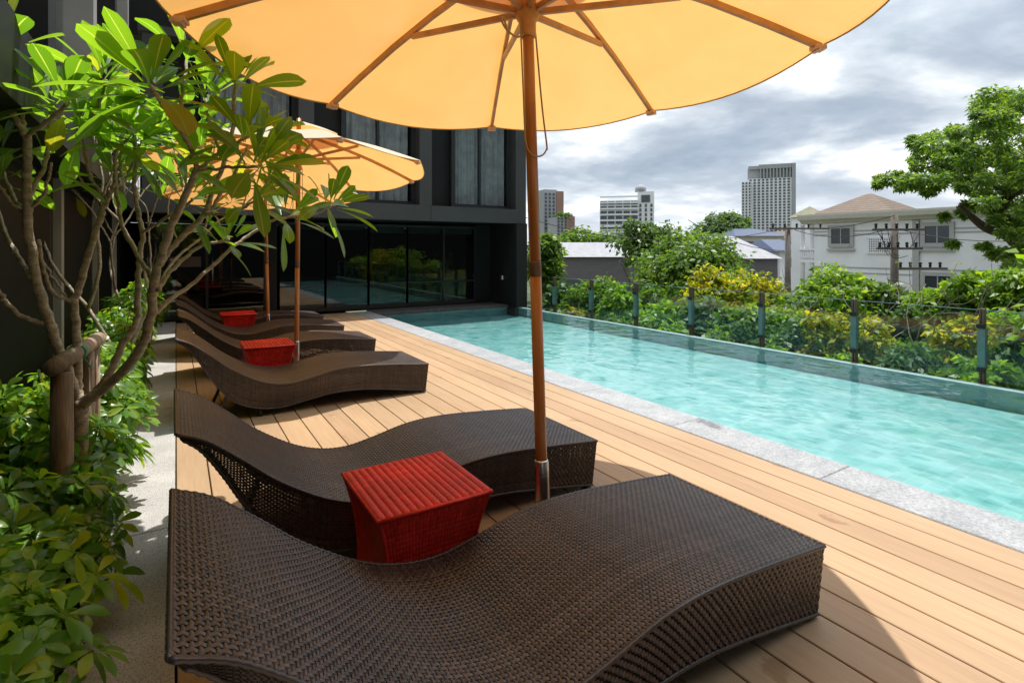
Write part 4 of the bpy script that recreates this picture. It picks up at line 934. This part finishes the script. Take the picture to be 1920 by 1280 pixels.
bl = [('tree', 1022, 430, 34, 16.5, G_, 'leafy green tree just right of the front parasol pole, by the hotel corner', 'tree', .2, 1.),
 ('shrub', 1055, 522, 46, 15., D_, 'dark green shrub low behind the first glass panel beside the hotel corner', 'shrub', .17, 1.),
 ('shrub', 1118, 507, 62, 14.2, G_, 'wide rounded green shrub in front of the dark grey warehouse wall', 'shrub', .16, 1.),
 ('shrub', 1168, 524, 34, 12.7, L_, 'bright green shrub at the right shoulder of the wide rounded one', 'shrub', .15, .9),
 ('shrub', 1078, 572, 34, 13.4, U_, 'small yellowish shrub low at the water edge near the hotel corner', 'shrub', .12, .9),
 ('shrub', 1237, 556, 52, 11.7, L_, 'vivid lime green shrub behind the glass, left of the centre posts', 'shrub', .16, .9),
 ('tree', 1296, 419, 98, 24., G_, 'big dense round tree in the middle, right of the dark warehouse', 'tree', .24, 2.2),
 ('tree', 1218, 400, 56, 37., D_, 'dull dark tree behind the big round tree, in front of the white apartment block', 'tree', .34, 1.),
 ('shrub', 1338, 492, 62, 13.2, Y_, 'yellow leaved shrub in front of the big round tree', 'shrub', .15, .9),
 ('shrub', 1312, 540, 52, 11.4, B_, 'bluish dark shrub below the yellow leaved shrub', 'shrub', .16, 1.),
 ('shrub', 1428, 512, 60, 12.6, Y_, 'yellow green shrub left of the nearer utility pole on the left', 'shrub', .15, .9),
 ('shrub', 1392, 562, 56, 10., G_, 'green shrub behind the glass below the yellow green shrubs', 'shrub', .15, 1.),
 ('shrub', 1268, 600, 42, 10.6, L_, 'low bright shrub at the water edge below the lime green one', 'shrub', .13, .9),
 ('shrub', 1498, 535, 50, 12., G_, 'green shrub at the foot of the left utility pole', 'shrub', .15, 1.),
 ('shrub', 1572, 490, 72, 11.8, L_, 'tall yellow green mounded shrub in front of the left end of the white house', 'shrub', .15, 1.),
 ('shrub', 1488, 590, 50, 9., D_, 'dark green shrub behind the glass right of the centre', 'shrub', .14, 1.),
 ('shrub', 1556, 575, 46, 8.6, Y_, 'orange tinted yellow shrub just left of the tallest looking brown post', 'shrub', .13, .8),
 ('shrub', 1650, 522, 44, 11.5, D_, 'dark shrub below the lattice vent of the white house', 'shrub', .16, 1.),
 ('shrub', 1752, 535, 46, 10.4, L_, 'bright green shrub under the right hand window of the white house', 'shrub', .15, .9),
 ('shrub', 1700, 568, 36, 9.4, D_, 'small dark shrub among the bare branches', 'shrub', .14, .8),
 ('shrub', 1838, 500, 50, 10., L_, 'light green shrub below the overhanging tree branch at right', 'shrub', .16, .9),
 ('shrub', 1905, 500, 48, 9.4, L_, 'light shrub at the right edge of the picture, just below the spreading tree', 'shrub', .15, .9),
 ('shrub', 1580, 650, 40, 7.6, L_, 'low lime shrub just right of the brown post in the middle right', 'shrub', .12, .8),
 ('shrub', 1715, 640, 52, 7.6, B_, 'bluish shrub low behind the widest glass panel', 'shrub', .15, .8),
 ('shrub', 1660, 690, 38, 7.2, D_, 'low dark shrub at the pool edge under the bare branches', 'shrub', .12, .8),
 ('shrub', 1852, 650, 56, 6.7, L_, 'bright low shrub beside the last brown post at right', 'shrub', .13, .8),
 ('shrub', 1925, 590, 46, 7.4, B_, 'bluish green shrub behind the glass at the right edge', 'shrub', .15, .8),
 ('shrub', 1440, 640, 40, 8.4, L_, 'small bright shrub low behind the post left of the middle right', 'shrub', .12, .8),
 ('shrub', 1345, 610, 40, 9.6, G_, 'small green shrub low behind the centre posts', 'shrub', .13, .8),
 ('shrub', 1800, 585, 52, 7.9, Y_, 'yellow tinged shrub left of the last brown post at right', 'shrub', .15, 1.),
 ('shrub', 1885, 560, 50, 8.2, L_, 'bright shrub right of the last brown post, below the edge shrub', 'shrub', .15, 1.),
 ('shrub', 1640, 590, 44, 8.6, Y_, 'yellow flecked shrub just right of the brown post in the middle right', 'shrub', .14, 1.),
 ('shrub', 1780, 690, 44, 6.9, G_, 'low green shrub at the pool edge left of the last brown post', 'shrub', .13, 1.),
 ('shrub', 1462, 560, 52, 10.6, L_, 'sunny green shrub behind the centre right post, below the yellow green shrubs', 'shrub', .15, 1.),
 ('shrub', 1385, 500, 48, 14.5, Y_, 'yellow shrub at the right shoulder of the big round tree', 'shrub', .16, 1.),
 ('shrub', 1215, 530, 40, 13.6, G_, 'green shrub at the left foot of the big round tree', 'shrub', .16, 1.),
 ('shrub', 1160, 580, 34, 12.0, G_, 'small green shrub low below the wide rounded shrub', 'shrub', .13, .8)]
for i, (nm, u, v, hw, t, mk, lab, cat, ll, de) in enumerate(bl): bush(nm, u, v, hw, t, M[mk], lab, cat, 300 + i, ll=ll * (1. if t > 9.5 else .8), dens=de * (1. if t > 9.5 else 1.4), group=GB if nm == 'shrub' else None)
for i, (u, v, hw, t, mk, lab) in enumerate([(1355, 389, 46, 75., B_, 'distant greyish tree left of the tallest tower'), (1095, 422, 52, 62., G_, 'distant green tree in front of the brown towers'),
        (1040, 440, 40, 58., D_, 'distant dark tree beside the parasol pole below the brown towers'), (1160, 440, 40, 60., G_, 'distant tree at the foot of the white apartment block')]):
    bush('tree', u, v, hw, t, M[mk], lab, 'tree', 400 + i, zb=-4.3, ll=.6, dens=1.5)
for i, (x, y, hw, mk, lab) in enumerate([(9.3, 1.2, .8, L_, 'shrub mirrored at the right end of the lobby glass'), (9.8, -.8, .9, G_, 'second shrub mirrored in the lobby glass, left of the brightest one'), (9.2, -2.8, .8, Y_, 'yellowish shrub mirrored in the lobby glass'), (9.9, -5., 1., G_, 'shrub mirrored in the middle of the lobby glass'), (9.6, -7.2, .9, L_, 'shrub mirrored farthest left in the lobby glass')]):
    t = x * SN + y * CS; r_ = x * CS - y * SN
    g = np.random.default_rng(460 + i); rr = empty('shrub', (x, y, -1.25), lab, 'shrub', GB)
    C = np.stack([x + g.normal(size=45) * hw * .5, y + g.normal(size=45) * hw * .7, .1 + g.normal(size=45) * .5], 1)
    V, F = kite_cloud(C, .22 + .15 * g.random(45), 110, .15, .08, 470 + i); np_mesh('crown', V, F, M[mk], rr)
    mb = MB(); branchy(mb, (x, y, -1.3), (x, y, .1), g, .03, 7, .4); mb.build('trunk', M['bark_dark'], rr)
# bare shrubs
def bare(loc, h, seed, label, n0=3):
    r = empty('bare_shrub', loc, label, 'bare shrub', 'leafless shrubs among the greenery'); g = np.random.default_rng(seed); mb = MB(); LP = []
    def rec(p, d, ln, rr, dep):
        q = p + d * ln; m = p + d * ln * .5 + Vector(g.normal(size=3)) * ln * .08
        mb.tube([p, m, q], [rr, rr * .85, rr * .7], 6, False)
        if dep == 0: LP.append(q); return
        for k in range(2):
            rec(q, (d + Vector(g.normal(size=3)) * .42 + UPV * .1).normalized(), ln * (.62 + .25 * g.random()), rr * .68, dep - 1)
    for k in range(n0):
        a = k * 6.28 / n0 + g.random(); rec(Vector(loc), Vector((math.cos(a) * .45, math.sin(a) * .45, 1)).normalized(), h * .36, .013, 3)
    mb.build('branch', M['twig'], r)
    V, F = kite_cloud(np.array([tuple(p) for p in LP[::5]]), np.full(len(LP[::5]), .06), 4, .06, .03, seed); np_mesh('foliage', V, F, M['leaf_lime'], r)
for i, (u, t, h, lab) in enumerate([(1640, 8.6, 2.9, 'leafless pale branched shrub rising in front of the white house, left of centre'), (1765, 8.0, 2.7, 'leafless shrub with pale stems below the right hand window of the house'),
        (1560, 9.4, 2.0, 'thin leafless shrub left of the brown post in front of yellow leaves')]):
    p = at(u, 600, t); bare((p.x, p.y, -1.28), h, 500 + i, lab)
# big tree at right
bt = empty('rain_tree', tuple(at(2010, 700, 19).xy) + (-4.25,), 'large spreading tree with feathery crown reaching in from the right edge', 'tree')
mb = MB()
for pts, r0, r1 in (([(2010, 1000, 19), (2000, 760, 19), (1985, 600, 18.8), (1950, 500, 18.5), (1915, 458, 18.3), (1885, 440, 18.2), (1850, 428, 18), (1820, 405, 17.8), (1800, 385, 17.6)], .34, .07),
        ([(1905, 455, 18.3), (1878, 425, 18.3), (1873, 400, 18.3), (1888, 378, 18.3), (1880, 360, 18.2), (1862, 345, 18.1), (1855, 331, 18.0), (1815, 312, 17.9), (1775, 300, 17.7), (1740, 315, 17.6)], .20, .03),
        ([(1858, 336, 18), (1855, 362, 18.2), (1866, 390, 18.3), (1872, 405, 18.3)], .06, .09), ([(1862, 345, 18.1), (1835, 340, 17.9), (1800, 335, 17.6), (1740, 340, 17.4), (1680, 340, 17.3)], .07, .02),
        ([(1886, 372, 18.2), (1910, 330, 18.4), (1920, 280, 18.6), (1925, 220, 18.8)], .12, .03), ([(1895, 345, 18.3), (1870, 280, 18.5), (1840, 230, 18.6)], .06, .02), ([(1890, 372, 18.2), (1930, 350, 17.8), (1980, 330, 17.4)], .09, .03)):
    P = catmull(A3(*pts), len(pts) * 5); mb.tube([tuple(p) for p in P], list(np.linspace(r0, r1, len(P))), 9)
mb.build('trunk', M['bark_dark'], bt)
cl_ = [(1650, 335, 11), (1672, 338, 14), (1700, 338, 16), (1690, 352, 12), (1722, 335, 18), (1740, 355, 14), (1725, 305, 18), (1722, 275, 14), (1745, 262, 18), (1765, 285, 22), (1788, 250, 16), (1785, 298, 22), (1800, 330, 22), (1770, 332, 18), (1815, 275, 24), (1830, 240, 20), (1840, 205, 18),
       (1855, 180, 22), (1845, 300, 24), (1870, 260, 28), (1895, 190, 26), (1905, 240, 28), (1895, 300, 26), (1885, 335, 22), (1920, 335, 24), (1832, 358, 18), (1812, 345, 16), (1818, 385, 12), (1805, 400, 10), (1905, 400, 24), (1865, 405, 14), (1930, 200, 30), (1950, 260, 36), (1955, 340, 34), (1960, 420, 34), (1932, 440, 22), (1985, 200, 36), (2000, 300, 40),
       (1775, 410, 9), (1785, 452, 10), (1880, 470, 14), (1840, 460, 9), (1835, 325, 20), (1860, 225, 22), (1800, 305, 20), (1910, 290, 26), (1925, 395, 22), (1890, 430, 20), (1915, 470, 20), (1870, 385, 18), (1900, 365, 22), (1850, 340, 20), (1930, 300, 30), (1880, 300, 24), (1760, 310, 16), (1795, 275, 18), (1860, 480, 12), (1905, 500, 16), (1935, 350, 30), (1885, 215, 26), (1760, 345, 14)]
g = np.random.default_rng(77); C = []; Rd = []
for u, v, rp in cl_:
    for k in range(4 if rp > 12 else 2):
        t = 18 + g.normal() * (1.5 if rp > 15 else .7); C.append(tuple(at(u + g.normal() * rp * .55, v + g.normal() * rp * .4, t))); Rd.append(rp / FPX * 18 * (.55 + .35 * g.random()))
V, F = kite_cloud(np.array(C), np.array(Rd), 205, .15, .062, 78, up=.8, flat=.55); np_mesh('crown', V, F, M['leaf_rain'], bt)

# ------------------------------------------------------------------ white house
wh = empty('white_house', (33.5, 11, -4.3), 'white two storey house with brown hipped roof and pale cornice', 'house')
HX, HY0, HY1 = 33.5, 1.5, 18.0
B((HX, HY0, -4.3), (HX + 12, HY1, 2.95), 'wall', M['white_wall'], wh)
mb = MB(); P = [(HX - .003, 2.95), (HX - .18, 3.0), (HX - .25, 3.12), (HX - .55, 3.2), (HX - .62, 3.42), (HX - .62, 3.52), (HX + 12, 3.52), (HX + 12, 2.95)]
mb.prism([(x, HY0 - .6, z) for x, z in P], (0, HY1 - HY0 + 1.35, 0)); mb.build('cornice', M['beige_trim'], wh)
for z0, z1 in ((2.42, 2.50), (2.22, 2.30), (.28, .36), (-.02, .05)):
    B((HX - .028, HY0, z0), (HX - .003, HY1 + .01, z1), 'string_course', M['grey_trim'], wh)
def hwin(y0, y1, z0, z1, sash=True, sur=.2):
    f = MB()
    f.box((HX - .09, y0 - sur, z0 - sur), (HX - .002, y0, z1 + sur)); f.box((HX - .09, y1, z0 - sur), (HX - .002, y1 + sur, z1 + sur)); f.box((HX - .09, y0, z1), (HX - .002, y1, z1 + sur)); f.box((HX - .13, y0 , z0 - sur), (HX - .002, y1, z0))
    o = f.build('window', M['grey_trim'], wh); B((HX - .04, y0, z0), (HX - .029, y1, z1), 'pane', M['window_dark'], o)
    if sash:
        mb = MB(); ym = (y0 + y1) / 2; mb.box((HX - .06, ym - .025, z0), (HX - .042, ym + .025, z1)); mb.build('sash', M['grey_trim'], o)
    B((HX - .14, y0 - sur - .05, z0 - sur - .22), (HX - .003, y1 + sur + .05, z0 - sur - .10), 'sill', M['grey_trim'], o); return o
hwin(15.9, 16.95, 1.72, 2.64 - .02); hwin(11.15, 12.2, 1.72, 2.6); hwin(11.1, 12.2, -.62, .0); hwin(6.6, 7.7, 1.72, 2.6)
lat = B((HX - .05, 13.75, 1.22), (HX - .003, 14.9, 2.0), 'lattice_vent', M['window_dark'], wh); mb = MB()
for k in range(8): mb.box((HX - .09, 13.75, 1.24 + k * .1), (HX - .052, 14.9, 1.28 + k * .1))
for k in range(11): mb.box((HX - .095, 13.77 + k * .11, 1.22), (HX - .091, 13.81 + k * .11, 2.0))
mb.box((HX - .1, 13.65, 1.14), (HX - .003, 15.0, 1.21)); mb.box((HX - .1, 13.65, 2.01), (HX - .003, 15.0, 2.08)); mb.build('lattice', M['white_wall'], lat)
B((HX - .12, 12.45, -4.3), (HX - .003, 12.75, 2.94), 'pilaster', M['grey_trim'], wh)
def hip(c, hx, hy, z0, z1, ridge, name, mat, parent):
    x, y = c; v = [(x - hx, y - hy, z0), (x + hx, y - hy, z0), (x + hx, y + hy, z0), (x - hx, y + hy, z0), (x, y - ridge, z1), (x, y + ridge, z1)]
    return MB().add(v, [(0, 1, 4), (1, 2, 5, 4), (2, 3, 5), (3, 0, 4, 5), (3, 2, 1, 0)]).build(name, mat, parent)
hip((38.0, 16.9), 2.95, 2.6, 3.53, 4.98, .15, 'roof', M['roof_tile'], wh)
hip((36.1, 19.7), .95, .95, 3.53, 4.28, .02, 'turret_roof', M['olive_roof'], wh); B((35.3, 18.95, -4.3), (36.9, 20.5, 3.525), 'turret', M['white_wall'], wh)
# balcony at the left end of the house
bal = MB().box((HX + .2, HY1 + .002, .55), (HX + 3, HY1 + 1.1, .72)).box((HX + .2, HY1 + .002, 1.32), (HX + 3, HY1 + 1.1, 1.42)).build('balcony', M['white_wall'], wh)
mb = MB()
for k in range(9): mb.lathe([(.05, 0), (.07, .2), (.04, .4), (.06, .6)], (HX + .3, HY1 + .12 + k * .115, .72), 8)
mb.build('balustrade', M['white_wall'], bal)
for yy in (HY1 + .35, HY1 + .95): MB().lathe([(.15, -4.85), (.13, 1.0), (.13, 1.6), (.19, 1.63)], (HX + .4, yy, 1.3), 12).build('column', M['white_wall'], wh)

# ------------------------------------------------------------------ other low buildings
def lowb(name, u0, u1, t, zt, depth, wallmat, roofmat, label, rise=1.2, yaw=0., over=.3, cat='building', wins=0):
    a = at(u0, HOR, t); b = at(u1, HOR, t); c = (a + b) / 2; wd = (b - a).length
    r = empty(name, (c.x, c.y, -4.3), label, cat); ex = (b - a).normalized(); ey = Vector((-ex.y, ex.x, 0))
    def q(x, y, z): p = c + ex * x + ey * y; return (p.x, p.y, z)
    hw = wd / 2
    MB().prism([q(-hw, 0, -4.3), q(hw, 0, -4.3), q(hw, depth, -4.3), q(-hw, depth, -4.3)], (0, 0, zt + 4.3)).build('wall', wallmat, r)
    h2 = hw + over
    if roofmat:
        z0 = zt + .004
        v = [q(-h2, -over, z0), q(h2, -over, z0), q(h2, depth + over, z0), q(-h2, depth + over, z0), q(-h2 + min(hw, depth / 2) * yaw, depth / 2, z0 + rise), q(h2 - min(hw, depth / 2) * yaw, depth / 2, z0 + rise)]
        MB().add(v, [(0, 1, 5, 4), (1, 2, 5), (2, 3, 4, 5), (3, 0, 4), (3, 2, 1, 0)]).build('roof', roofmat, r)
    for k in range(wins):
        x = -hw + wd * (k + .5) / wins; f = MB().prism([q(x - .5, -.06, zt - 1.6), q(x + .5, -.06, zt - 1.6), q(x + .5, -.06, zt - .6), q(x - .5, -.06, zt - .6)], tuple(ey * .055)).build('window', M['grey_trim'], r)
        MB().prism([q(x - .42, -.075, zt - 1.52), q(x + .42, -.075, zt - 1.52), q(x + .42, -.075, zt - .68), q(x - .42, -.075, zt - .68)], tuple(ey * .012)).build('pane', M['window_dark'], f)
    return r
lowb('warehouse', 1030, 1212, 46, .72, 16, M['siding'], M['metal_roof'], 'dark grey warehouse with pale metal roof right of the parasol pole', 1.35, .35)
lowb('warehouse', 1345, 1458, 44, .62, 14, M['siding'], M['metal_roof'], 'smaller warehouse with pale metal roof left of the utility pole', 2.0, .4)
lowb('house', 1385, 1470, 66, 3.0, 10, M['beige_trim'], M['blue_tile'], 'cream house with dark blue roof below the tallest tower', 1.1, .8, .8, 'house', 2)
lowb('house', 1462, 1502, 52, 1.2, 8, M['white_wall'], M['blue_tile'], 'small white house with dark blue roof behind the left utility pole', 1.2, .8, .8, 'house', 1)
lowb('house', 1330, 1372, 78, 4.4, 8, M['white_wall'], M['metal_roof'], 'white building with flat pale roof under the distant greyish tree', .4, .5, .3, 'house', 2)
lowb('house', 1465, 1520, 90, 3.2, 9, M['white_wall'], M['roof_tile'], 'far house with reddish roof between utility pole and white house', 1.4, .8, .6, 'house', 2)
gw = at(1700, HOR, 20)
wl = MB(); a = at(1540, HOR, 21); b = at(1990, HOR, 16); d = (b - a).normalized(); n_v = Vector((-d.y, d.x, 0)) * .2
wl.prism([(a.x, a.y, -4.3), (b.x, b.y, -4.3), (b.x, b.y, -1.2), (a.x, a.y, -1.2)], tuple(n_v)); tag(wl.build('garden_wall', M['grey_trim']), 'grey garden wall running below the white house behind the shrubs', 'wall')

# ------------------------------------------------------------------ towers
def tower(name, u0, u1, vt, t, label, mat, cols, rows, dpt, yaw, zt0=None, winw=.6, winh=.5, extra=None, ztop_win=None):
    a = at(u0, vt, t); b = at(u1, vt, t); c = (a + b) / 2; ex = Vector((CS, -SN, 0)); ex.rotate(__import__('mathutils').Euler((0, 0, yaw))); ey = Vector((-ex.y, ex.x, 0))
    wd = (b - a).length; hw = wd / 2; zt = a.z; r = empty(name, (c.x, c.y, -4.3), label, 'tower')
    def q(x, y, z): p = c + ex * x + ey * y; return (p.x, p.y, z)
    def blk(x0, x1, y0, y1, z0, z1, nm, mt): return MB().prism([q(x0, y0, z0), q(x1, y0, z0), q(x1, y1, z0), q(x0, y1, z0)], (0, 0, z1 - z0)).build(nm, mt, r)
    blk(-hw, hw, 0, dpt, -4.3, zt, 'wall', mat)
    zb = 4.; fh = ((ztop_win or zt) - zb) / rows; cw = wd / cols; ww, wh_ = cw * winw, fh * winh
    def wmesh(k=None):
        m_ = MB().box((-ww / 2, -.25, 0), (ww / 2, .0, wh_)); m_.box((-ww / 2 - .1, -.5, -.25), (ww / 2 + .1, -.251, .15)); return m_
    me = None; cnt = 0; rest = MB()
    for j in range(rows):
        for i in range(cols):
            zz_ = zb + (rows - 1 - j + .3) * fh; x = -hw + (i + .5) * cw
            if cnt < 100:
                if me is None:
                    o = wmesh().build('window', M['window_dark'], r, True); me = o.data
                else: o = link('window', me, None, r)
                p = Vector(q(x, -.01, zz_)) - Vector(LOC[r.name]); o.location = p; o.rotation_euler.z = math.atan2(ex.y, ex.x)
            else:
                for x0, x1, y0, y1, z0, z1 in ((-ww / 2, ww / 2, -.25, 0., 0, wh_), (-ww / 2 - .1, ww / 2 + .1, -.5, -.251, -.25, .15)):
                    rest.prism([q(x + x0, y0 - .01, zz_ + z0), q(x + x1, y0 - .01, zz_ + z0), q(x + x1, y1 - .01, zz_ + z0), q(x + x0, y1 - .01, zz_ + z0)], (0, 0, z1 - z0))
            cnt += 1
    if rest.v: rest.build('window', M['window_dark'], r)['kind'] = 'stuff'
    if extra: extra(r, blk, hw, zt, dpt)
    return r
def exA(r, blk, hw, zt, dp):
    blk(hw * .28, hw, -.6, -.02, -4.3, zt + 1, 'brick_panel', M['brick_brown']); blk(-hw * .9, hw * .4, 1, dp - 1, zt + .01, zt + 2, 'roof_plant', M['tower_grey'])
tower('brown_tower', 1018, 1058, 361, 360, 'tall brown and grey residential tower at left of the skyline', M['tower_grey'], 5, 14, 14, .35, extra=exA, winw=.5)
def exA2(r, blk, hw, zt, dp): blk(hw * .05, hw, -.5, -.02, -4.3, zt + .5, 'brick_panel', M['brick_brown'])
tower('brown_tower', 1042, 1079, 407, 340, 'shorter brown block with planted roof beside the tall brown tower', M['tower_grey'], 5, 9, 14, .35, extra=exA2, winw=.5)
bush('roof_tree', 1057, 400, 16, 345, M[D_], 'dark tree growing on the roof of the shorter brown block', 'tree', 450, zb=at(1057, 410, 345).z, ll=1.8, dens=.6)
def exB(r, blk, hw, zt, dp):
    for k in range(9): blk(-hw * .98 + k * 0, hw * .98, -1.1, -.6, 4 + k * 3.3 - .1, 4 + k * 3.3 + .75, 'balcony', M['tower_white'])
tower('apartment_block', 1125, 1196, 376, 300, 'white apartment block with rows of balconies, left wing', M['tower_white'], 5, 9, 14, -.22, extra=exB, winw=.82, winh=.55)
def exB2(r, blk, hw, zt, dp):
    blk(-hw * .55, hw * .5, -.4, -.02, zt - 6, zt - 2, 'sign_panel', M['window_dark']); MB().lathe([(3.2, 0), (3.2, 2), (2.0, 3.6), (.2, 4.2)], (r.location.x, r.location.y + 4, zt + .01), 14).build('roof_dome', M['tower_grey'], r)
tower('lift_tower', 1196, 1226, 359, 298, 'taller white stair block with dark dome at the right of the apartment block', M['tower_white'], 3, 9, 14, -.22, extra=exB2, winw=.35, winh=.55, ztop_win=27.)
def exC(r, blk, hw, zt, dp):
    blk(-hw, hw, 2, dp, zt + .01, zt + 9, 'plant_floor', M['tower_grey']); blk(-hw, -hw * .55, -.4, dp, zt + 9.01, zt + 12, 'crown', M['tower_grey']); blk(hw * .86, hw * 1.02, -1.2, dp, -4.3, zt + 13, 'side_fin', M['tower_grey'])
    for k in range(10): blk(-hw * .5 + k * hw * .14, -hw * .44 + k * hw * .14, -.3, 1.9, zt + .02, zt + 9, 'pier', M['tower_grey'])
    blk(-hw * .55, hw * .86, -.5, dp, zt + 9.02, zt + 13, 'crown', M['tower_grey'])
tower('high_tower', 1407, 1486, 334, 500, 'tallest grey blue tower with open crown on the skyline', M['tower_white'], 11, 24, 22, -.38, extra=exC, winw=.55, winh=.5)
tower('high_tower', 1391, 1408, 341, 496, 'slim lower wing on the left side of the tallest tower', M['tower_white'], 3, 22, 18, -.42, winw=.5, winh=.5)

# ------------------------------------------------------------------ utility poles and cables
def upole(u, vt, t, label, arms, g):
    p = at(u, vt, t); r = empty('utility_pole', (p.x, p.y, -4.3), label, 'utility pole')
    MB().tube([(p.x, p.y, -4.3), (p.x, p.y, p.z)], [.19, .14], 10).build('shaft', M['concrete_pole'], r)
    ex = Vector((CS, -SN, 0))
    for v, a, b in arms:
        z = at(u, v, t).z; q0 = Vector((p.x, p.y, z)) + ex * a - Vector((0, 0, 0)); q1 = Vector((p.x, p.y, z)) + ex * b; yo = Vector((-.2, -.2, 0))
        ar = MB().bar(q0 + yo, q1 + yo, .1, .1).build('crossarm', M['concrete_pole'], r)
        n = 5
        for k in range(n):
            c = q0.lerp(q1, (k + .3) / n) + yo; MB().lathe([(.03, 0), (.07, .06), (.04, .12), (.08, .18), (.03, .26)], (c.x, c.y, z + .05), 8).build('insulator', M['black'], ar)
    return p
p1 = upole(1477, 424, 30, 'concrete utility pole at left with one crossarm, between warehouse and white house', [(429, -1.1, 2.2)], 0)
bz = p1; MB
p2 = upole(1677, 401, 24, 'utility pole with three crossarms and tangled wires in front of the white house', [(431, -1.1, 1.2), (466, -.9, 1.1), (503, .0, 2.2)], 0)
mb = MB(); c0 = at(1677, 470, 23.6); g = np.random.default_rng(3)
for k in range(10):
    a = c0 + Vector((g.normal() * .35, g.normal() * .2, g.normal() * .25)); b = c0 + Vector((g.normal() * .6, g.normal() * .5, .75 + g.normal() * .25)); m = (a + b) / 2 + Vector((g.normal() * .3, 0, -.3))
    mb.tube([tuple(x) for x in catmull([a, m, b], 12)], .014, 5, False)
tag(mb.build('wire_tangle', M['wire']), 'tangle of black wires and loops hanging on the three armed utility pole', 'wires')
def cable(a, b, sag, label, n=24):
    a, b = Vector(a), Vector(b); P = [a.lerp(b, k / n) - Vector((0, 0, sag * 4 * (k / n) * (1 - k / n))) for k in range(n + 1)]
    tag(MB().tube(P, .018, 5).build('overhead_cable', M['wire']), label, 'cable', 'overhead cables')
cable(at(1477, 428, 29.8), at(1677, 404, 23.8), .25, 'upper overhead cable between the two utility poles')
cable(at(1490, 431, 29.8), at(1660, 431, 23.8), .35, 'lower overhead cable between the two utility poles')
cable(at(1465, 429, 29.8), at(985, 408, 26), .9, 'overhead cable running left from the left utility pole across the tree tops')
cable(at(1470, 470, 29.8), at(1290, 412, 30), .4, 'overhead cable dropping from the big round tree to the left utility pole')
cable(at(1690, 431, 23.8), at(1990, 445, 20), .3, 'overhead cable running right from the three armed pole past the window')
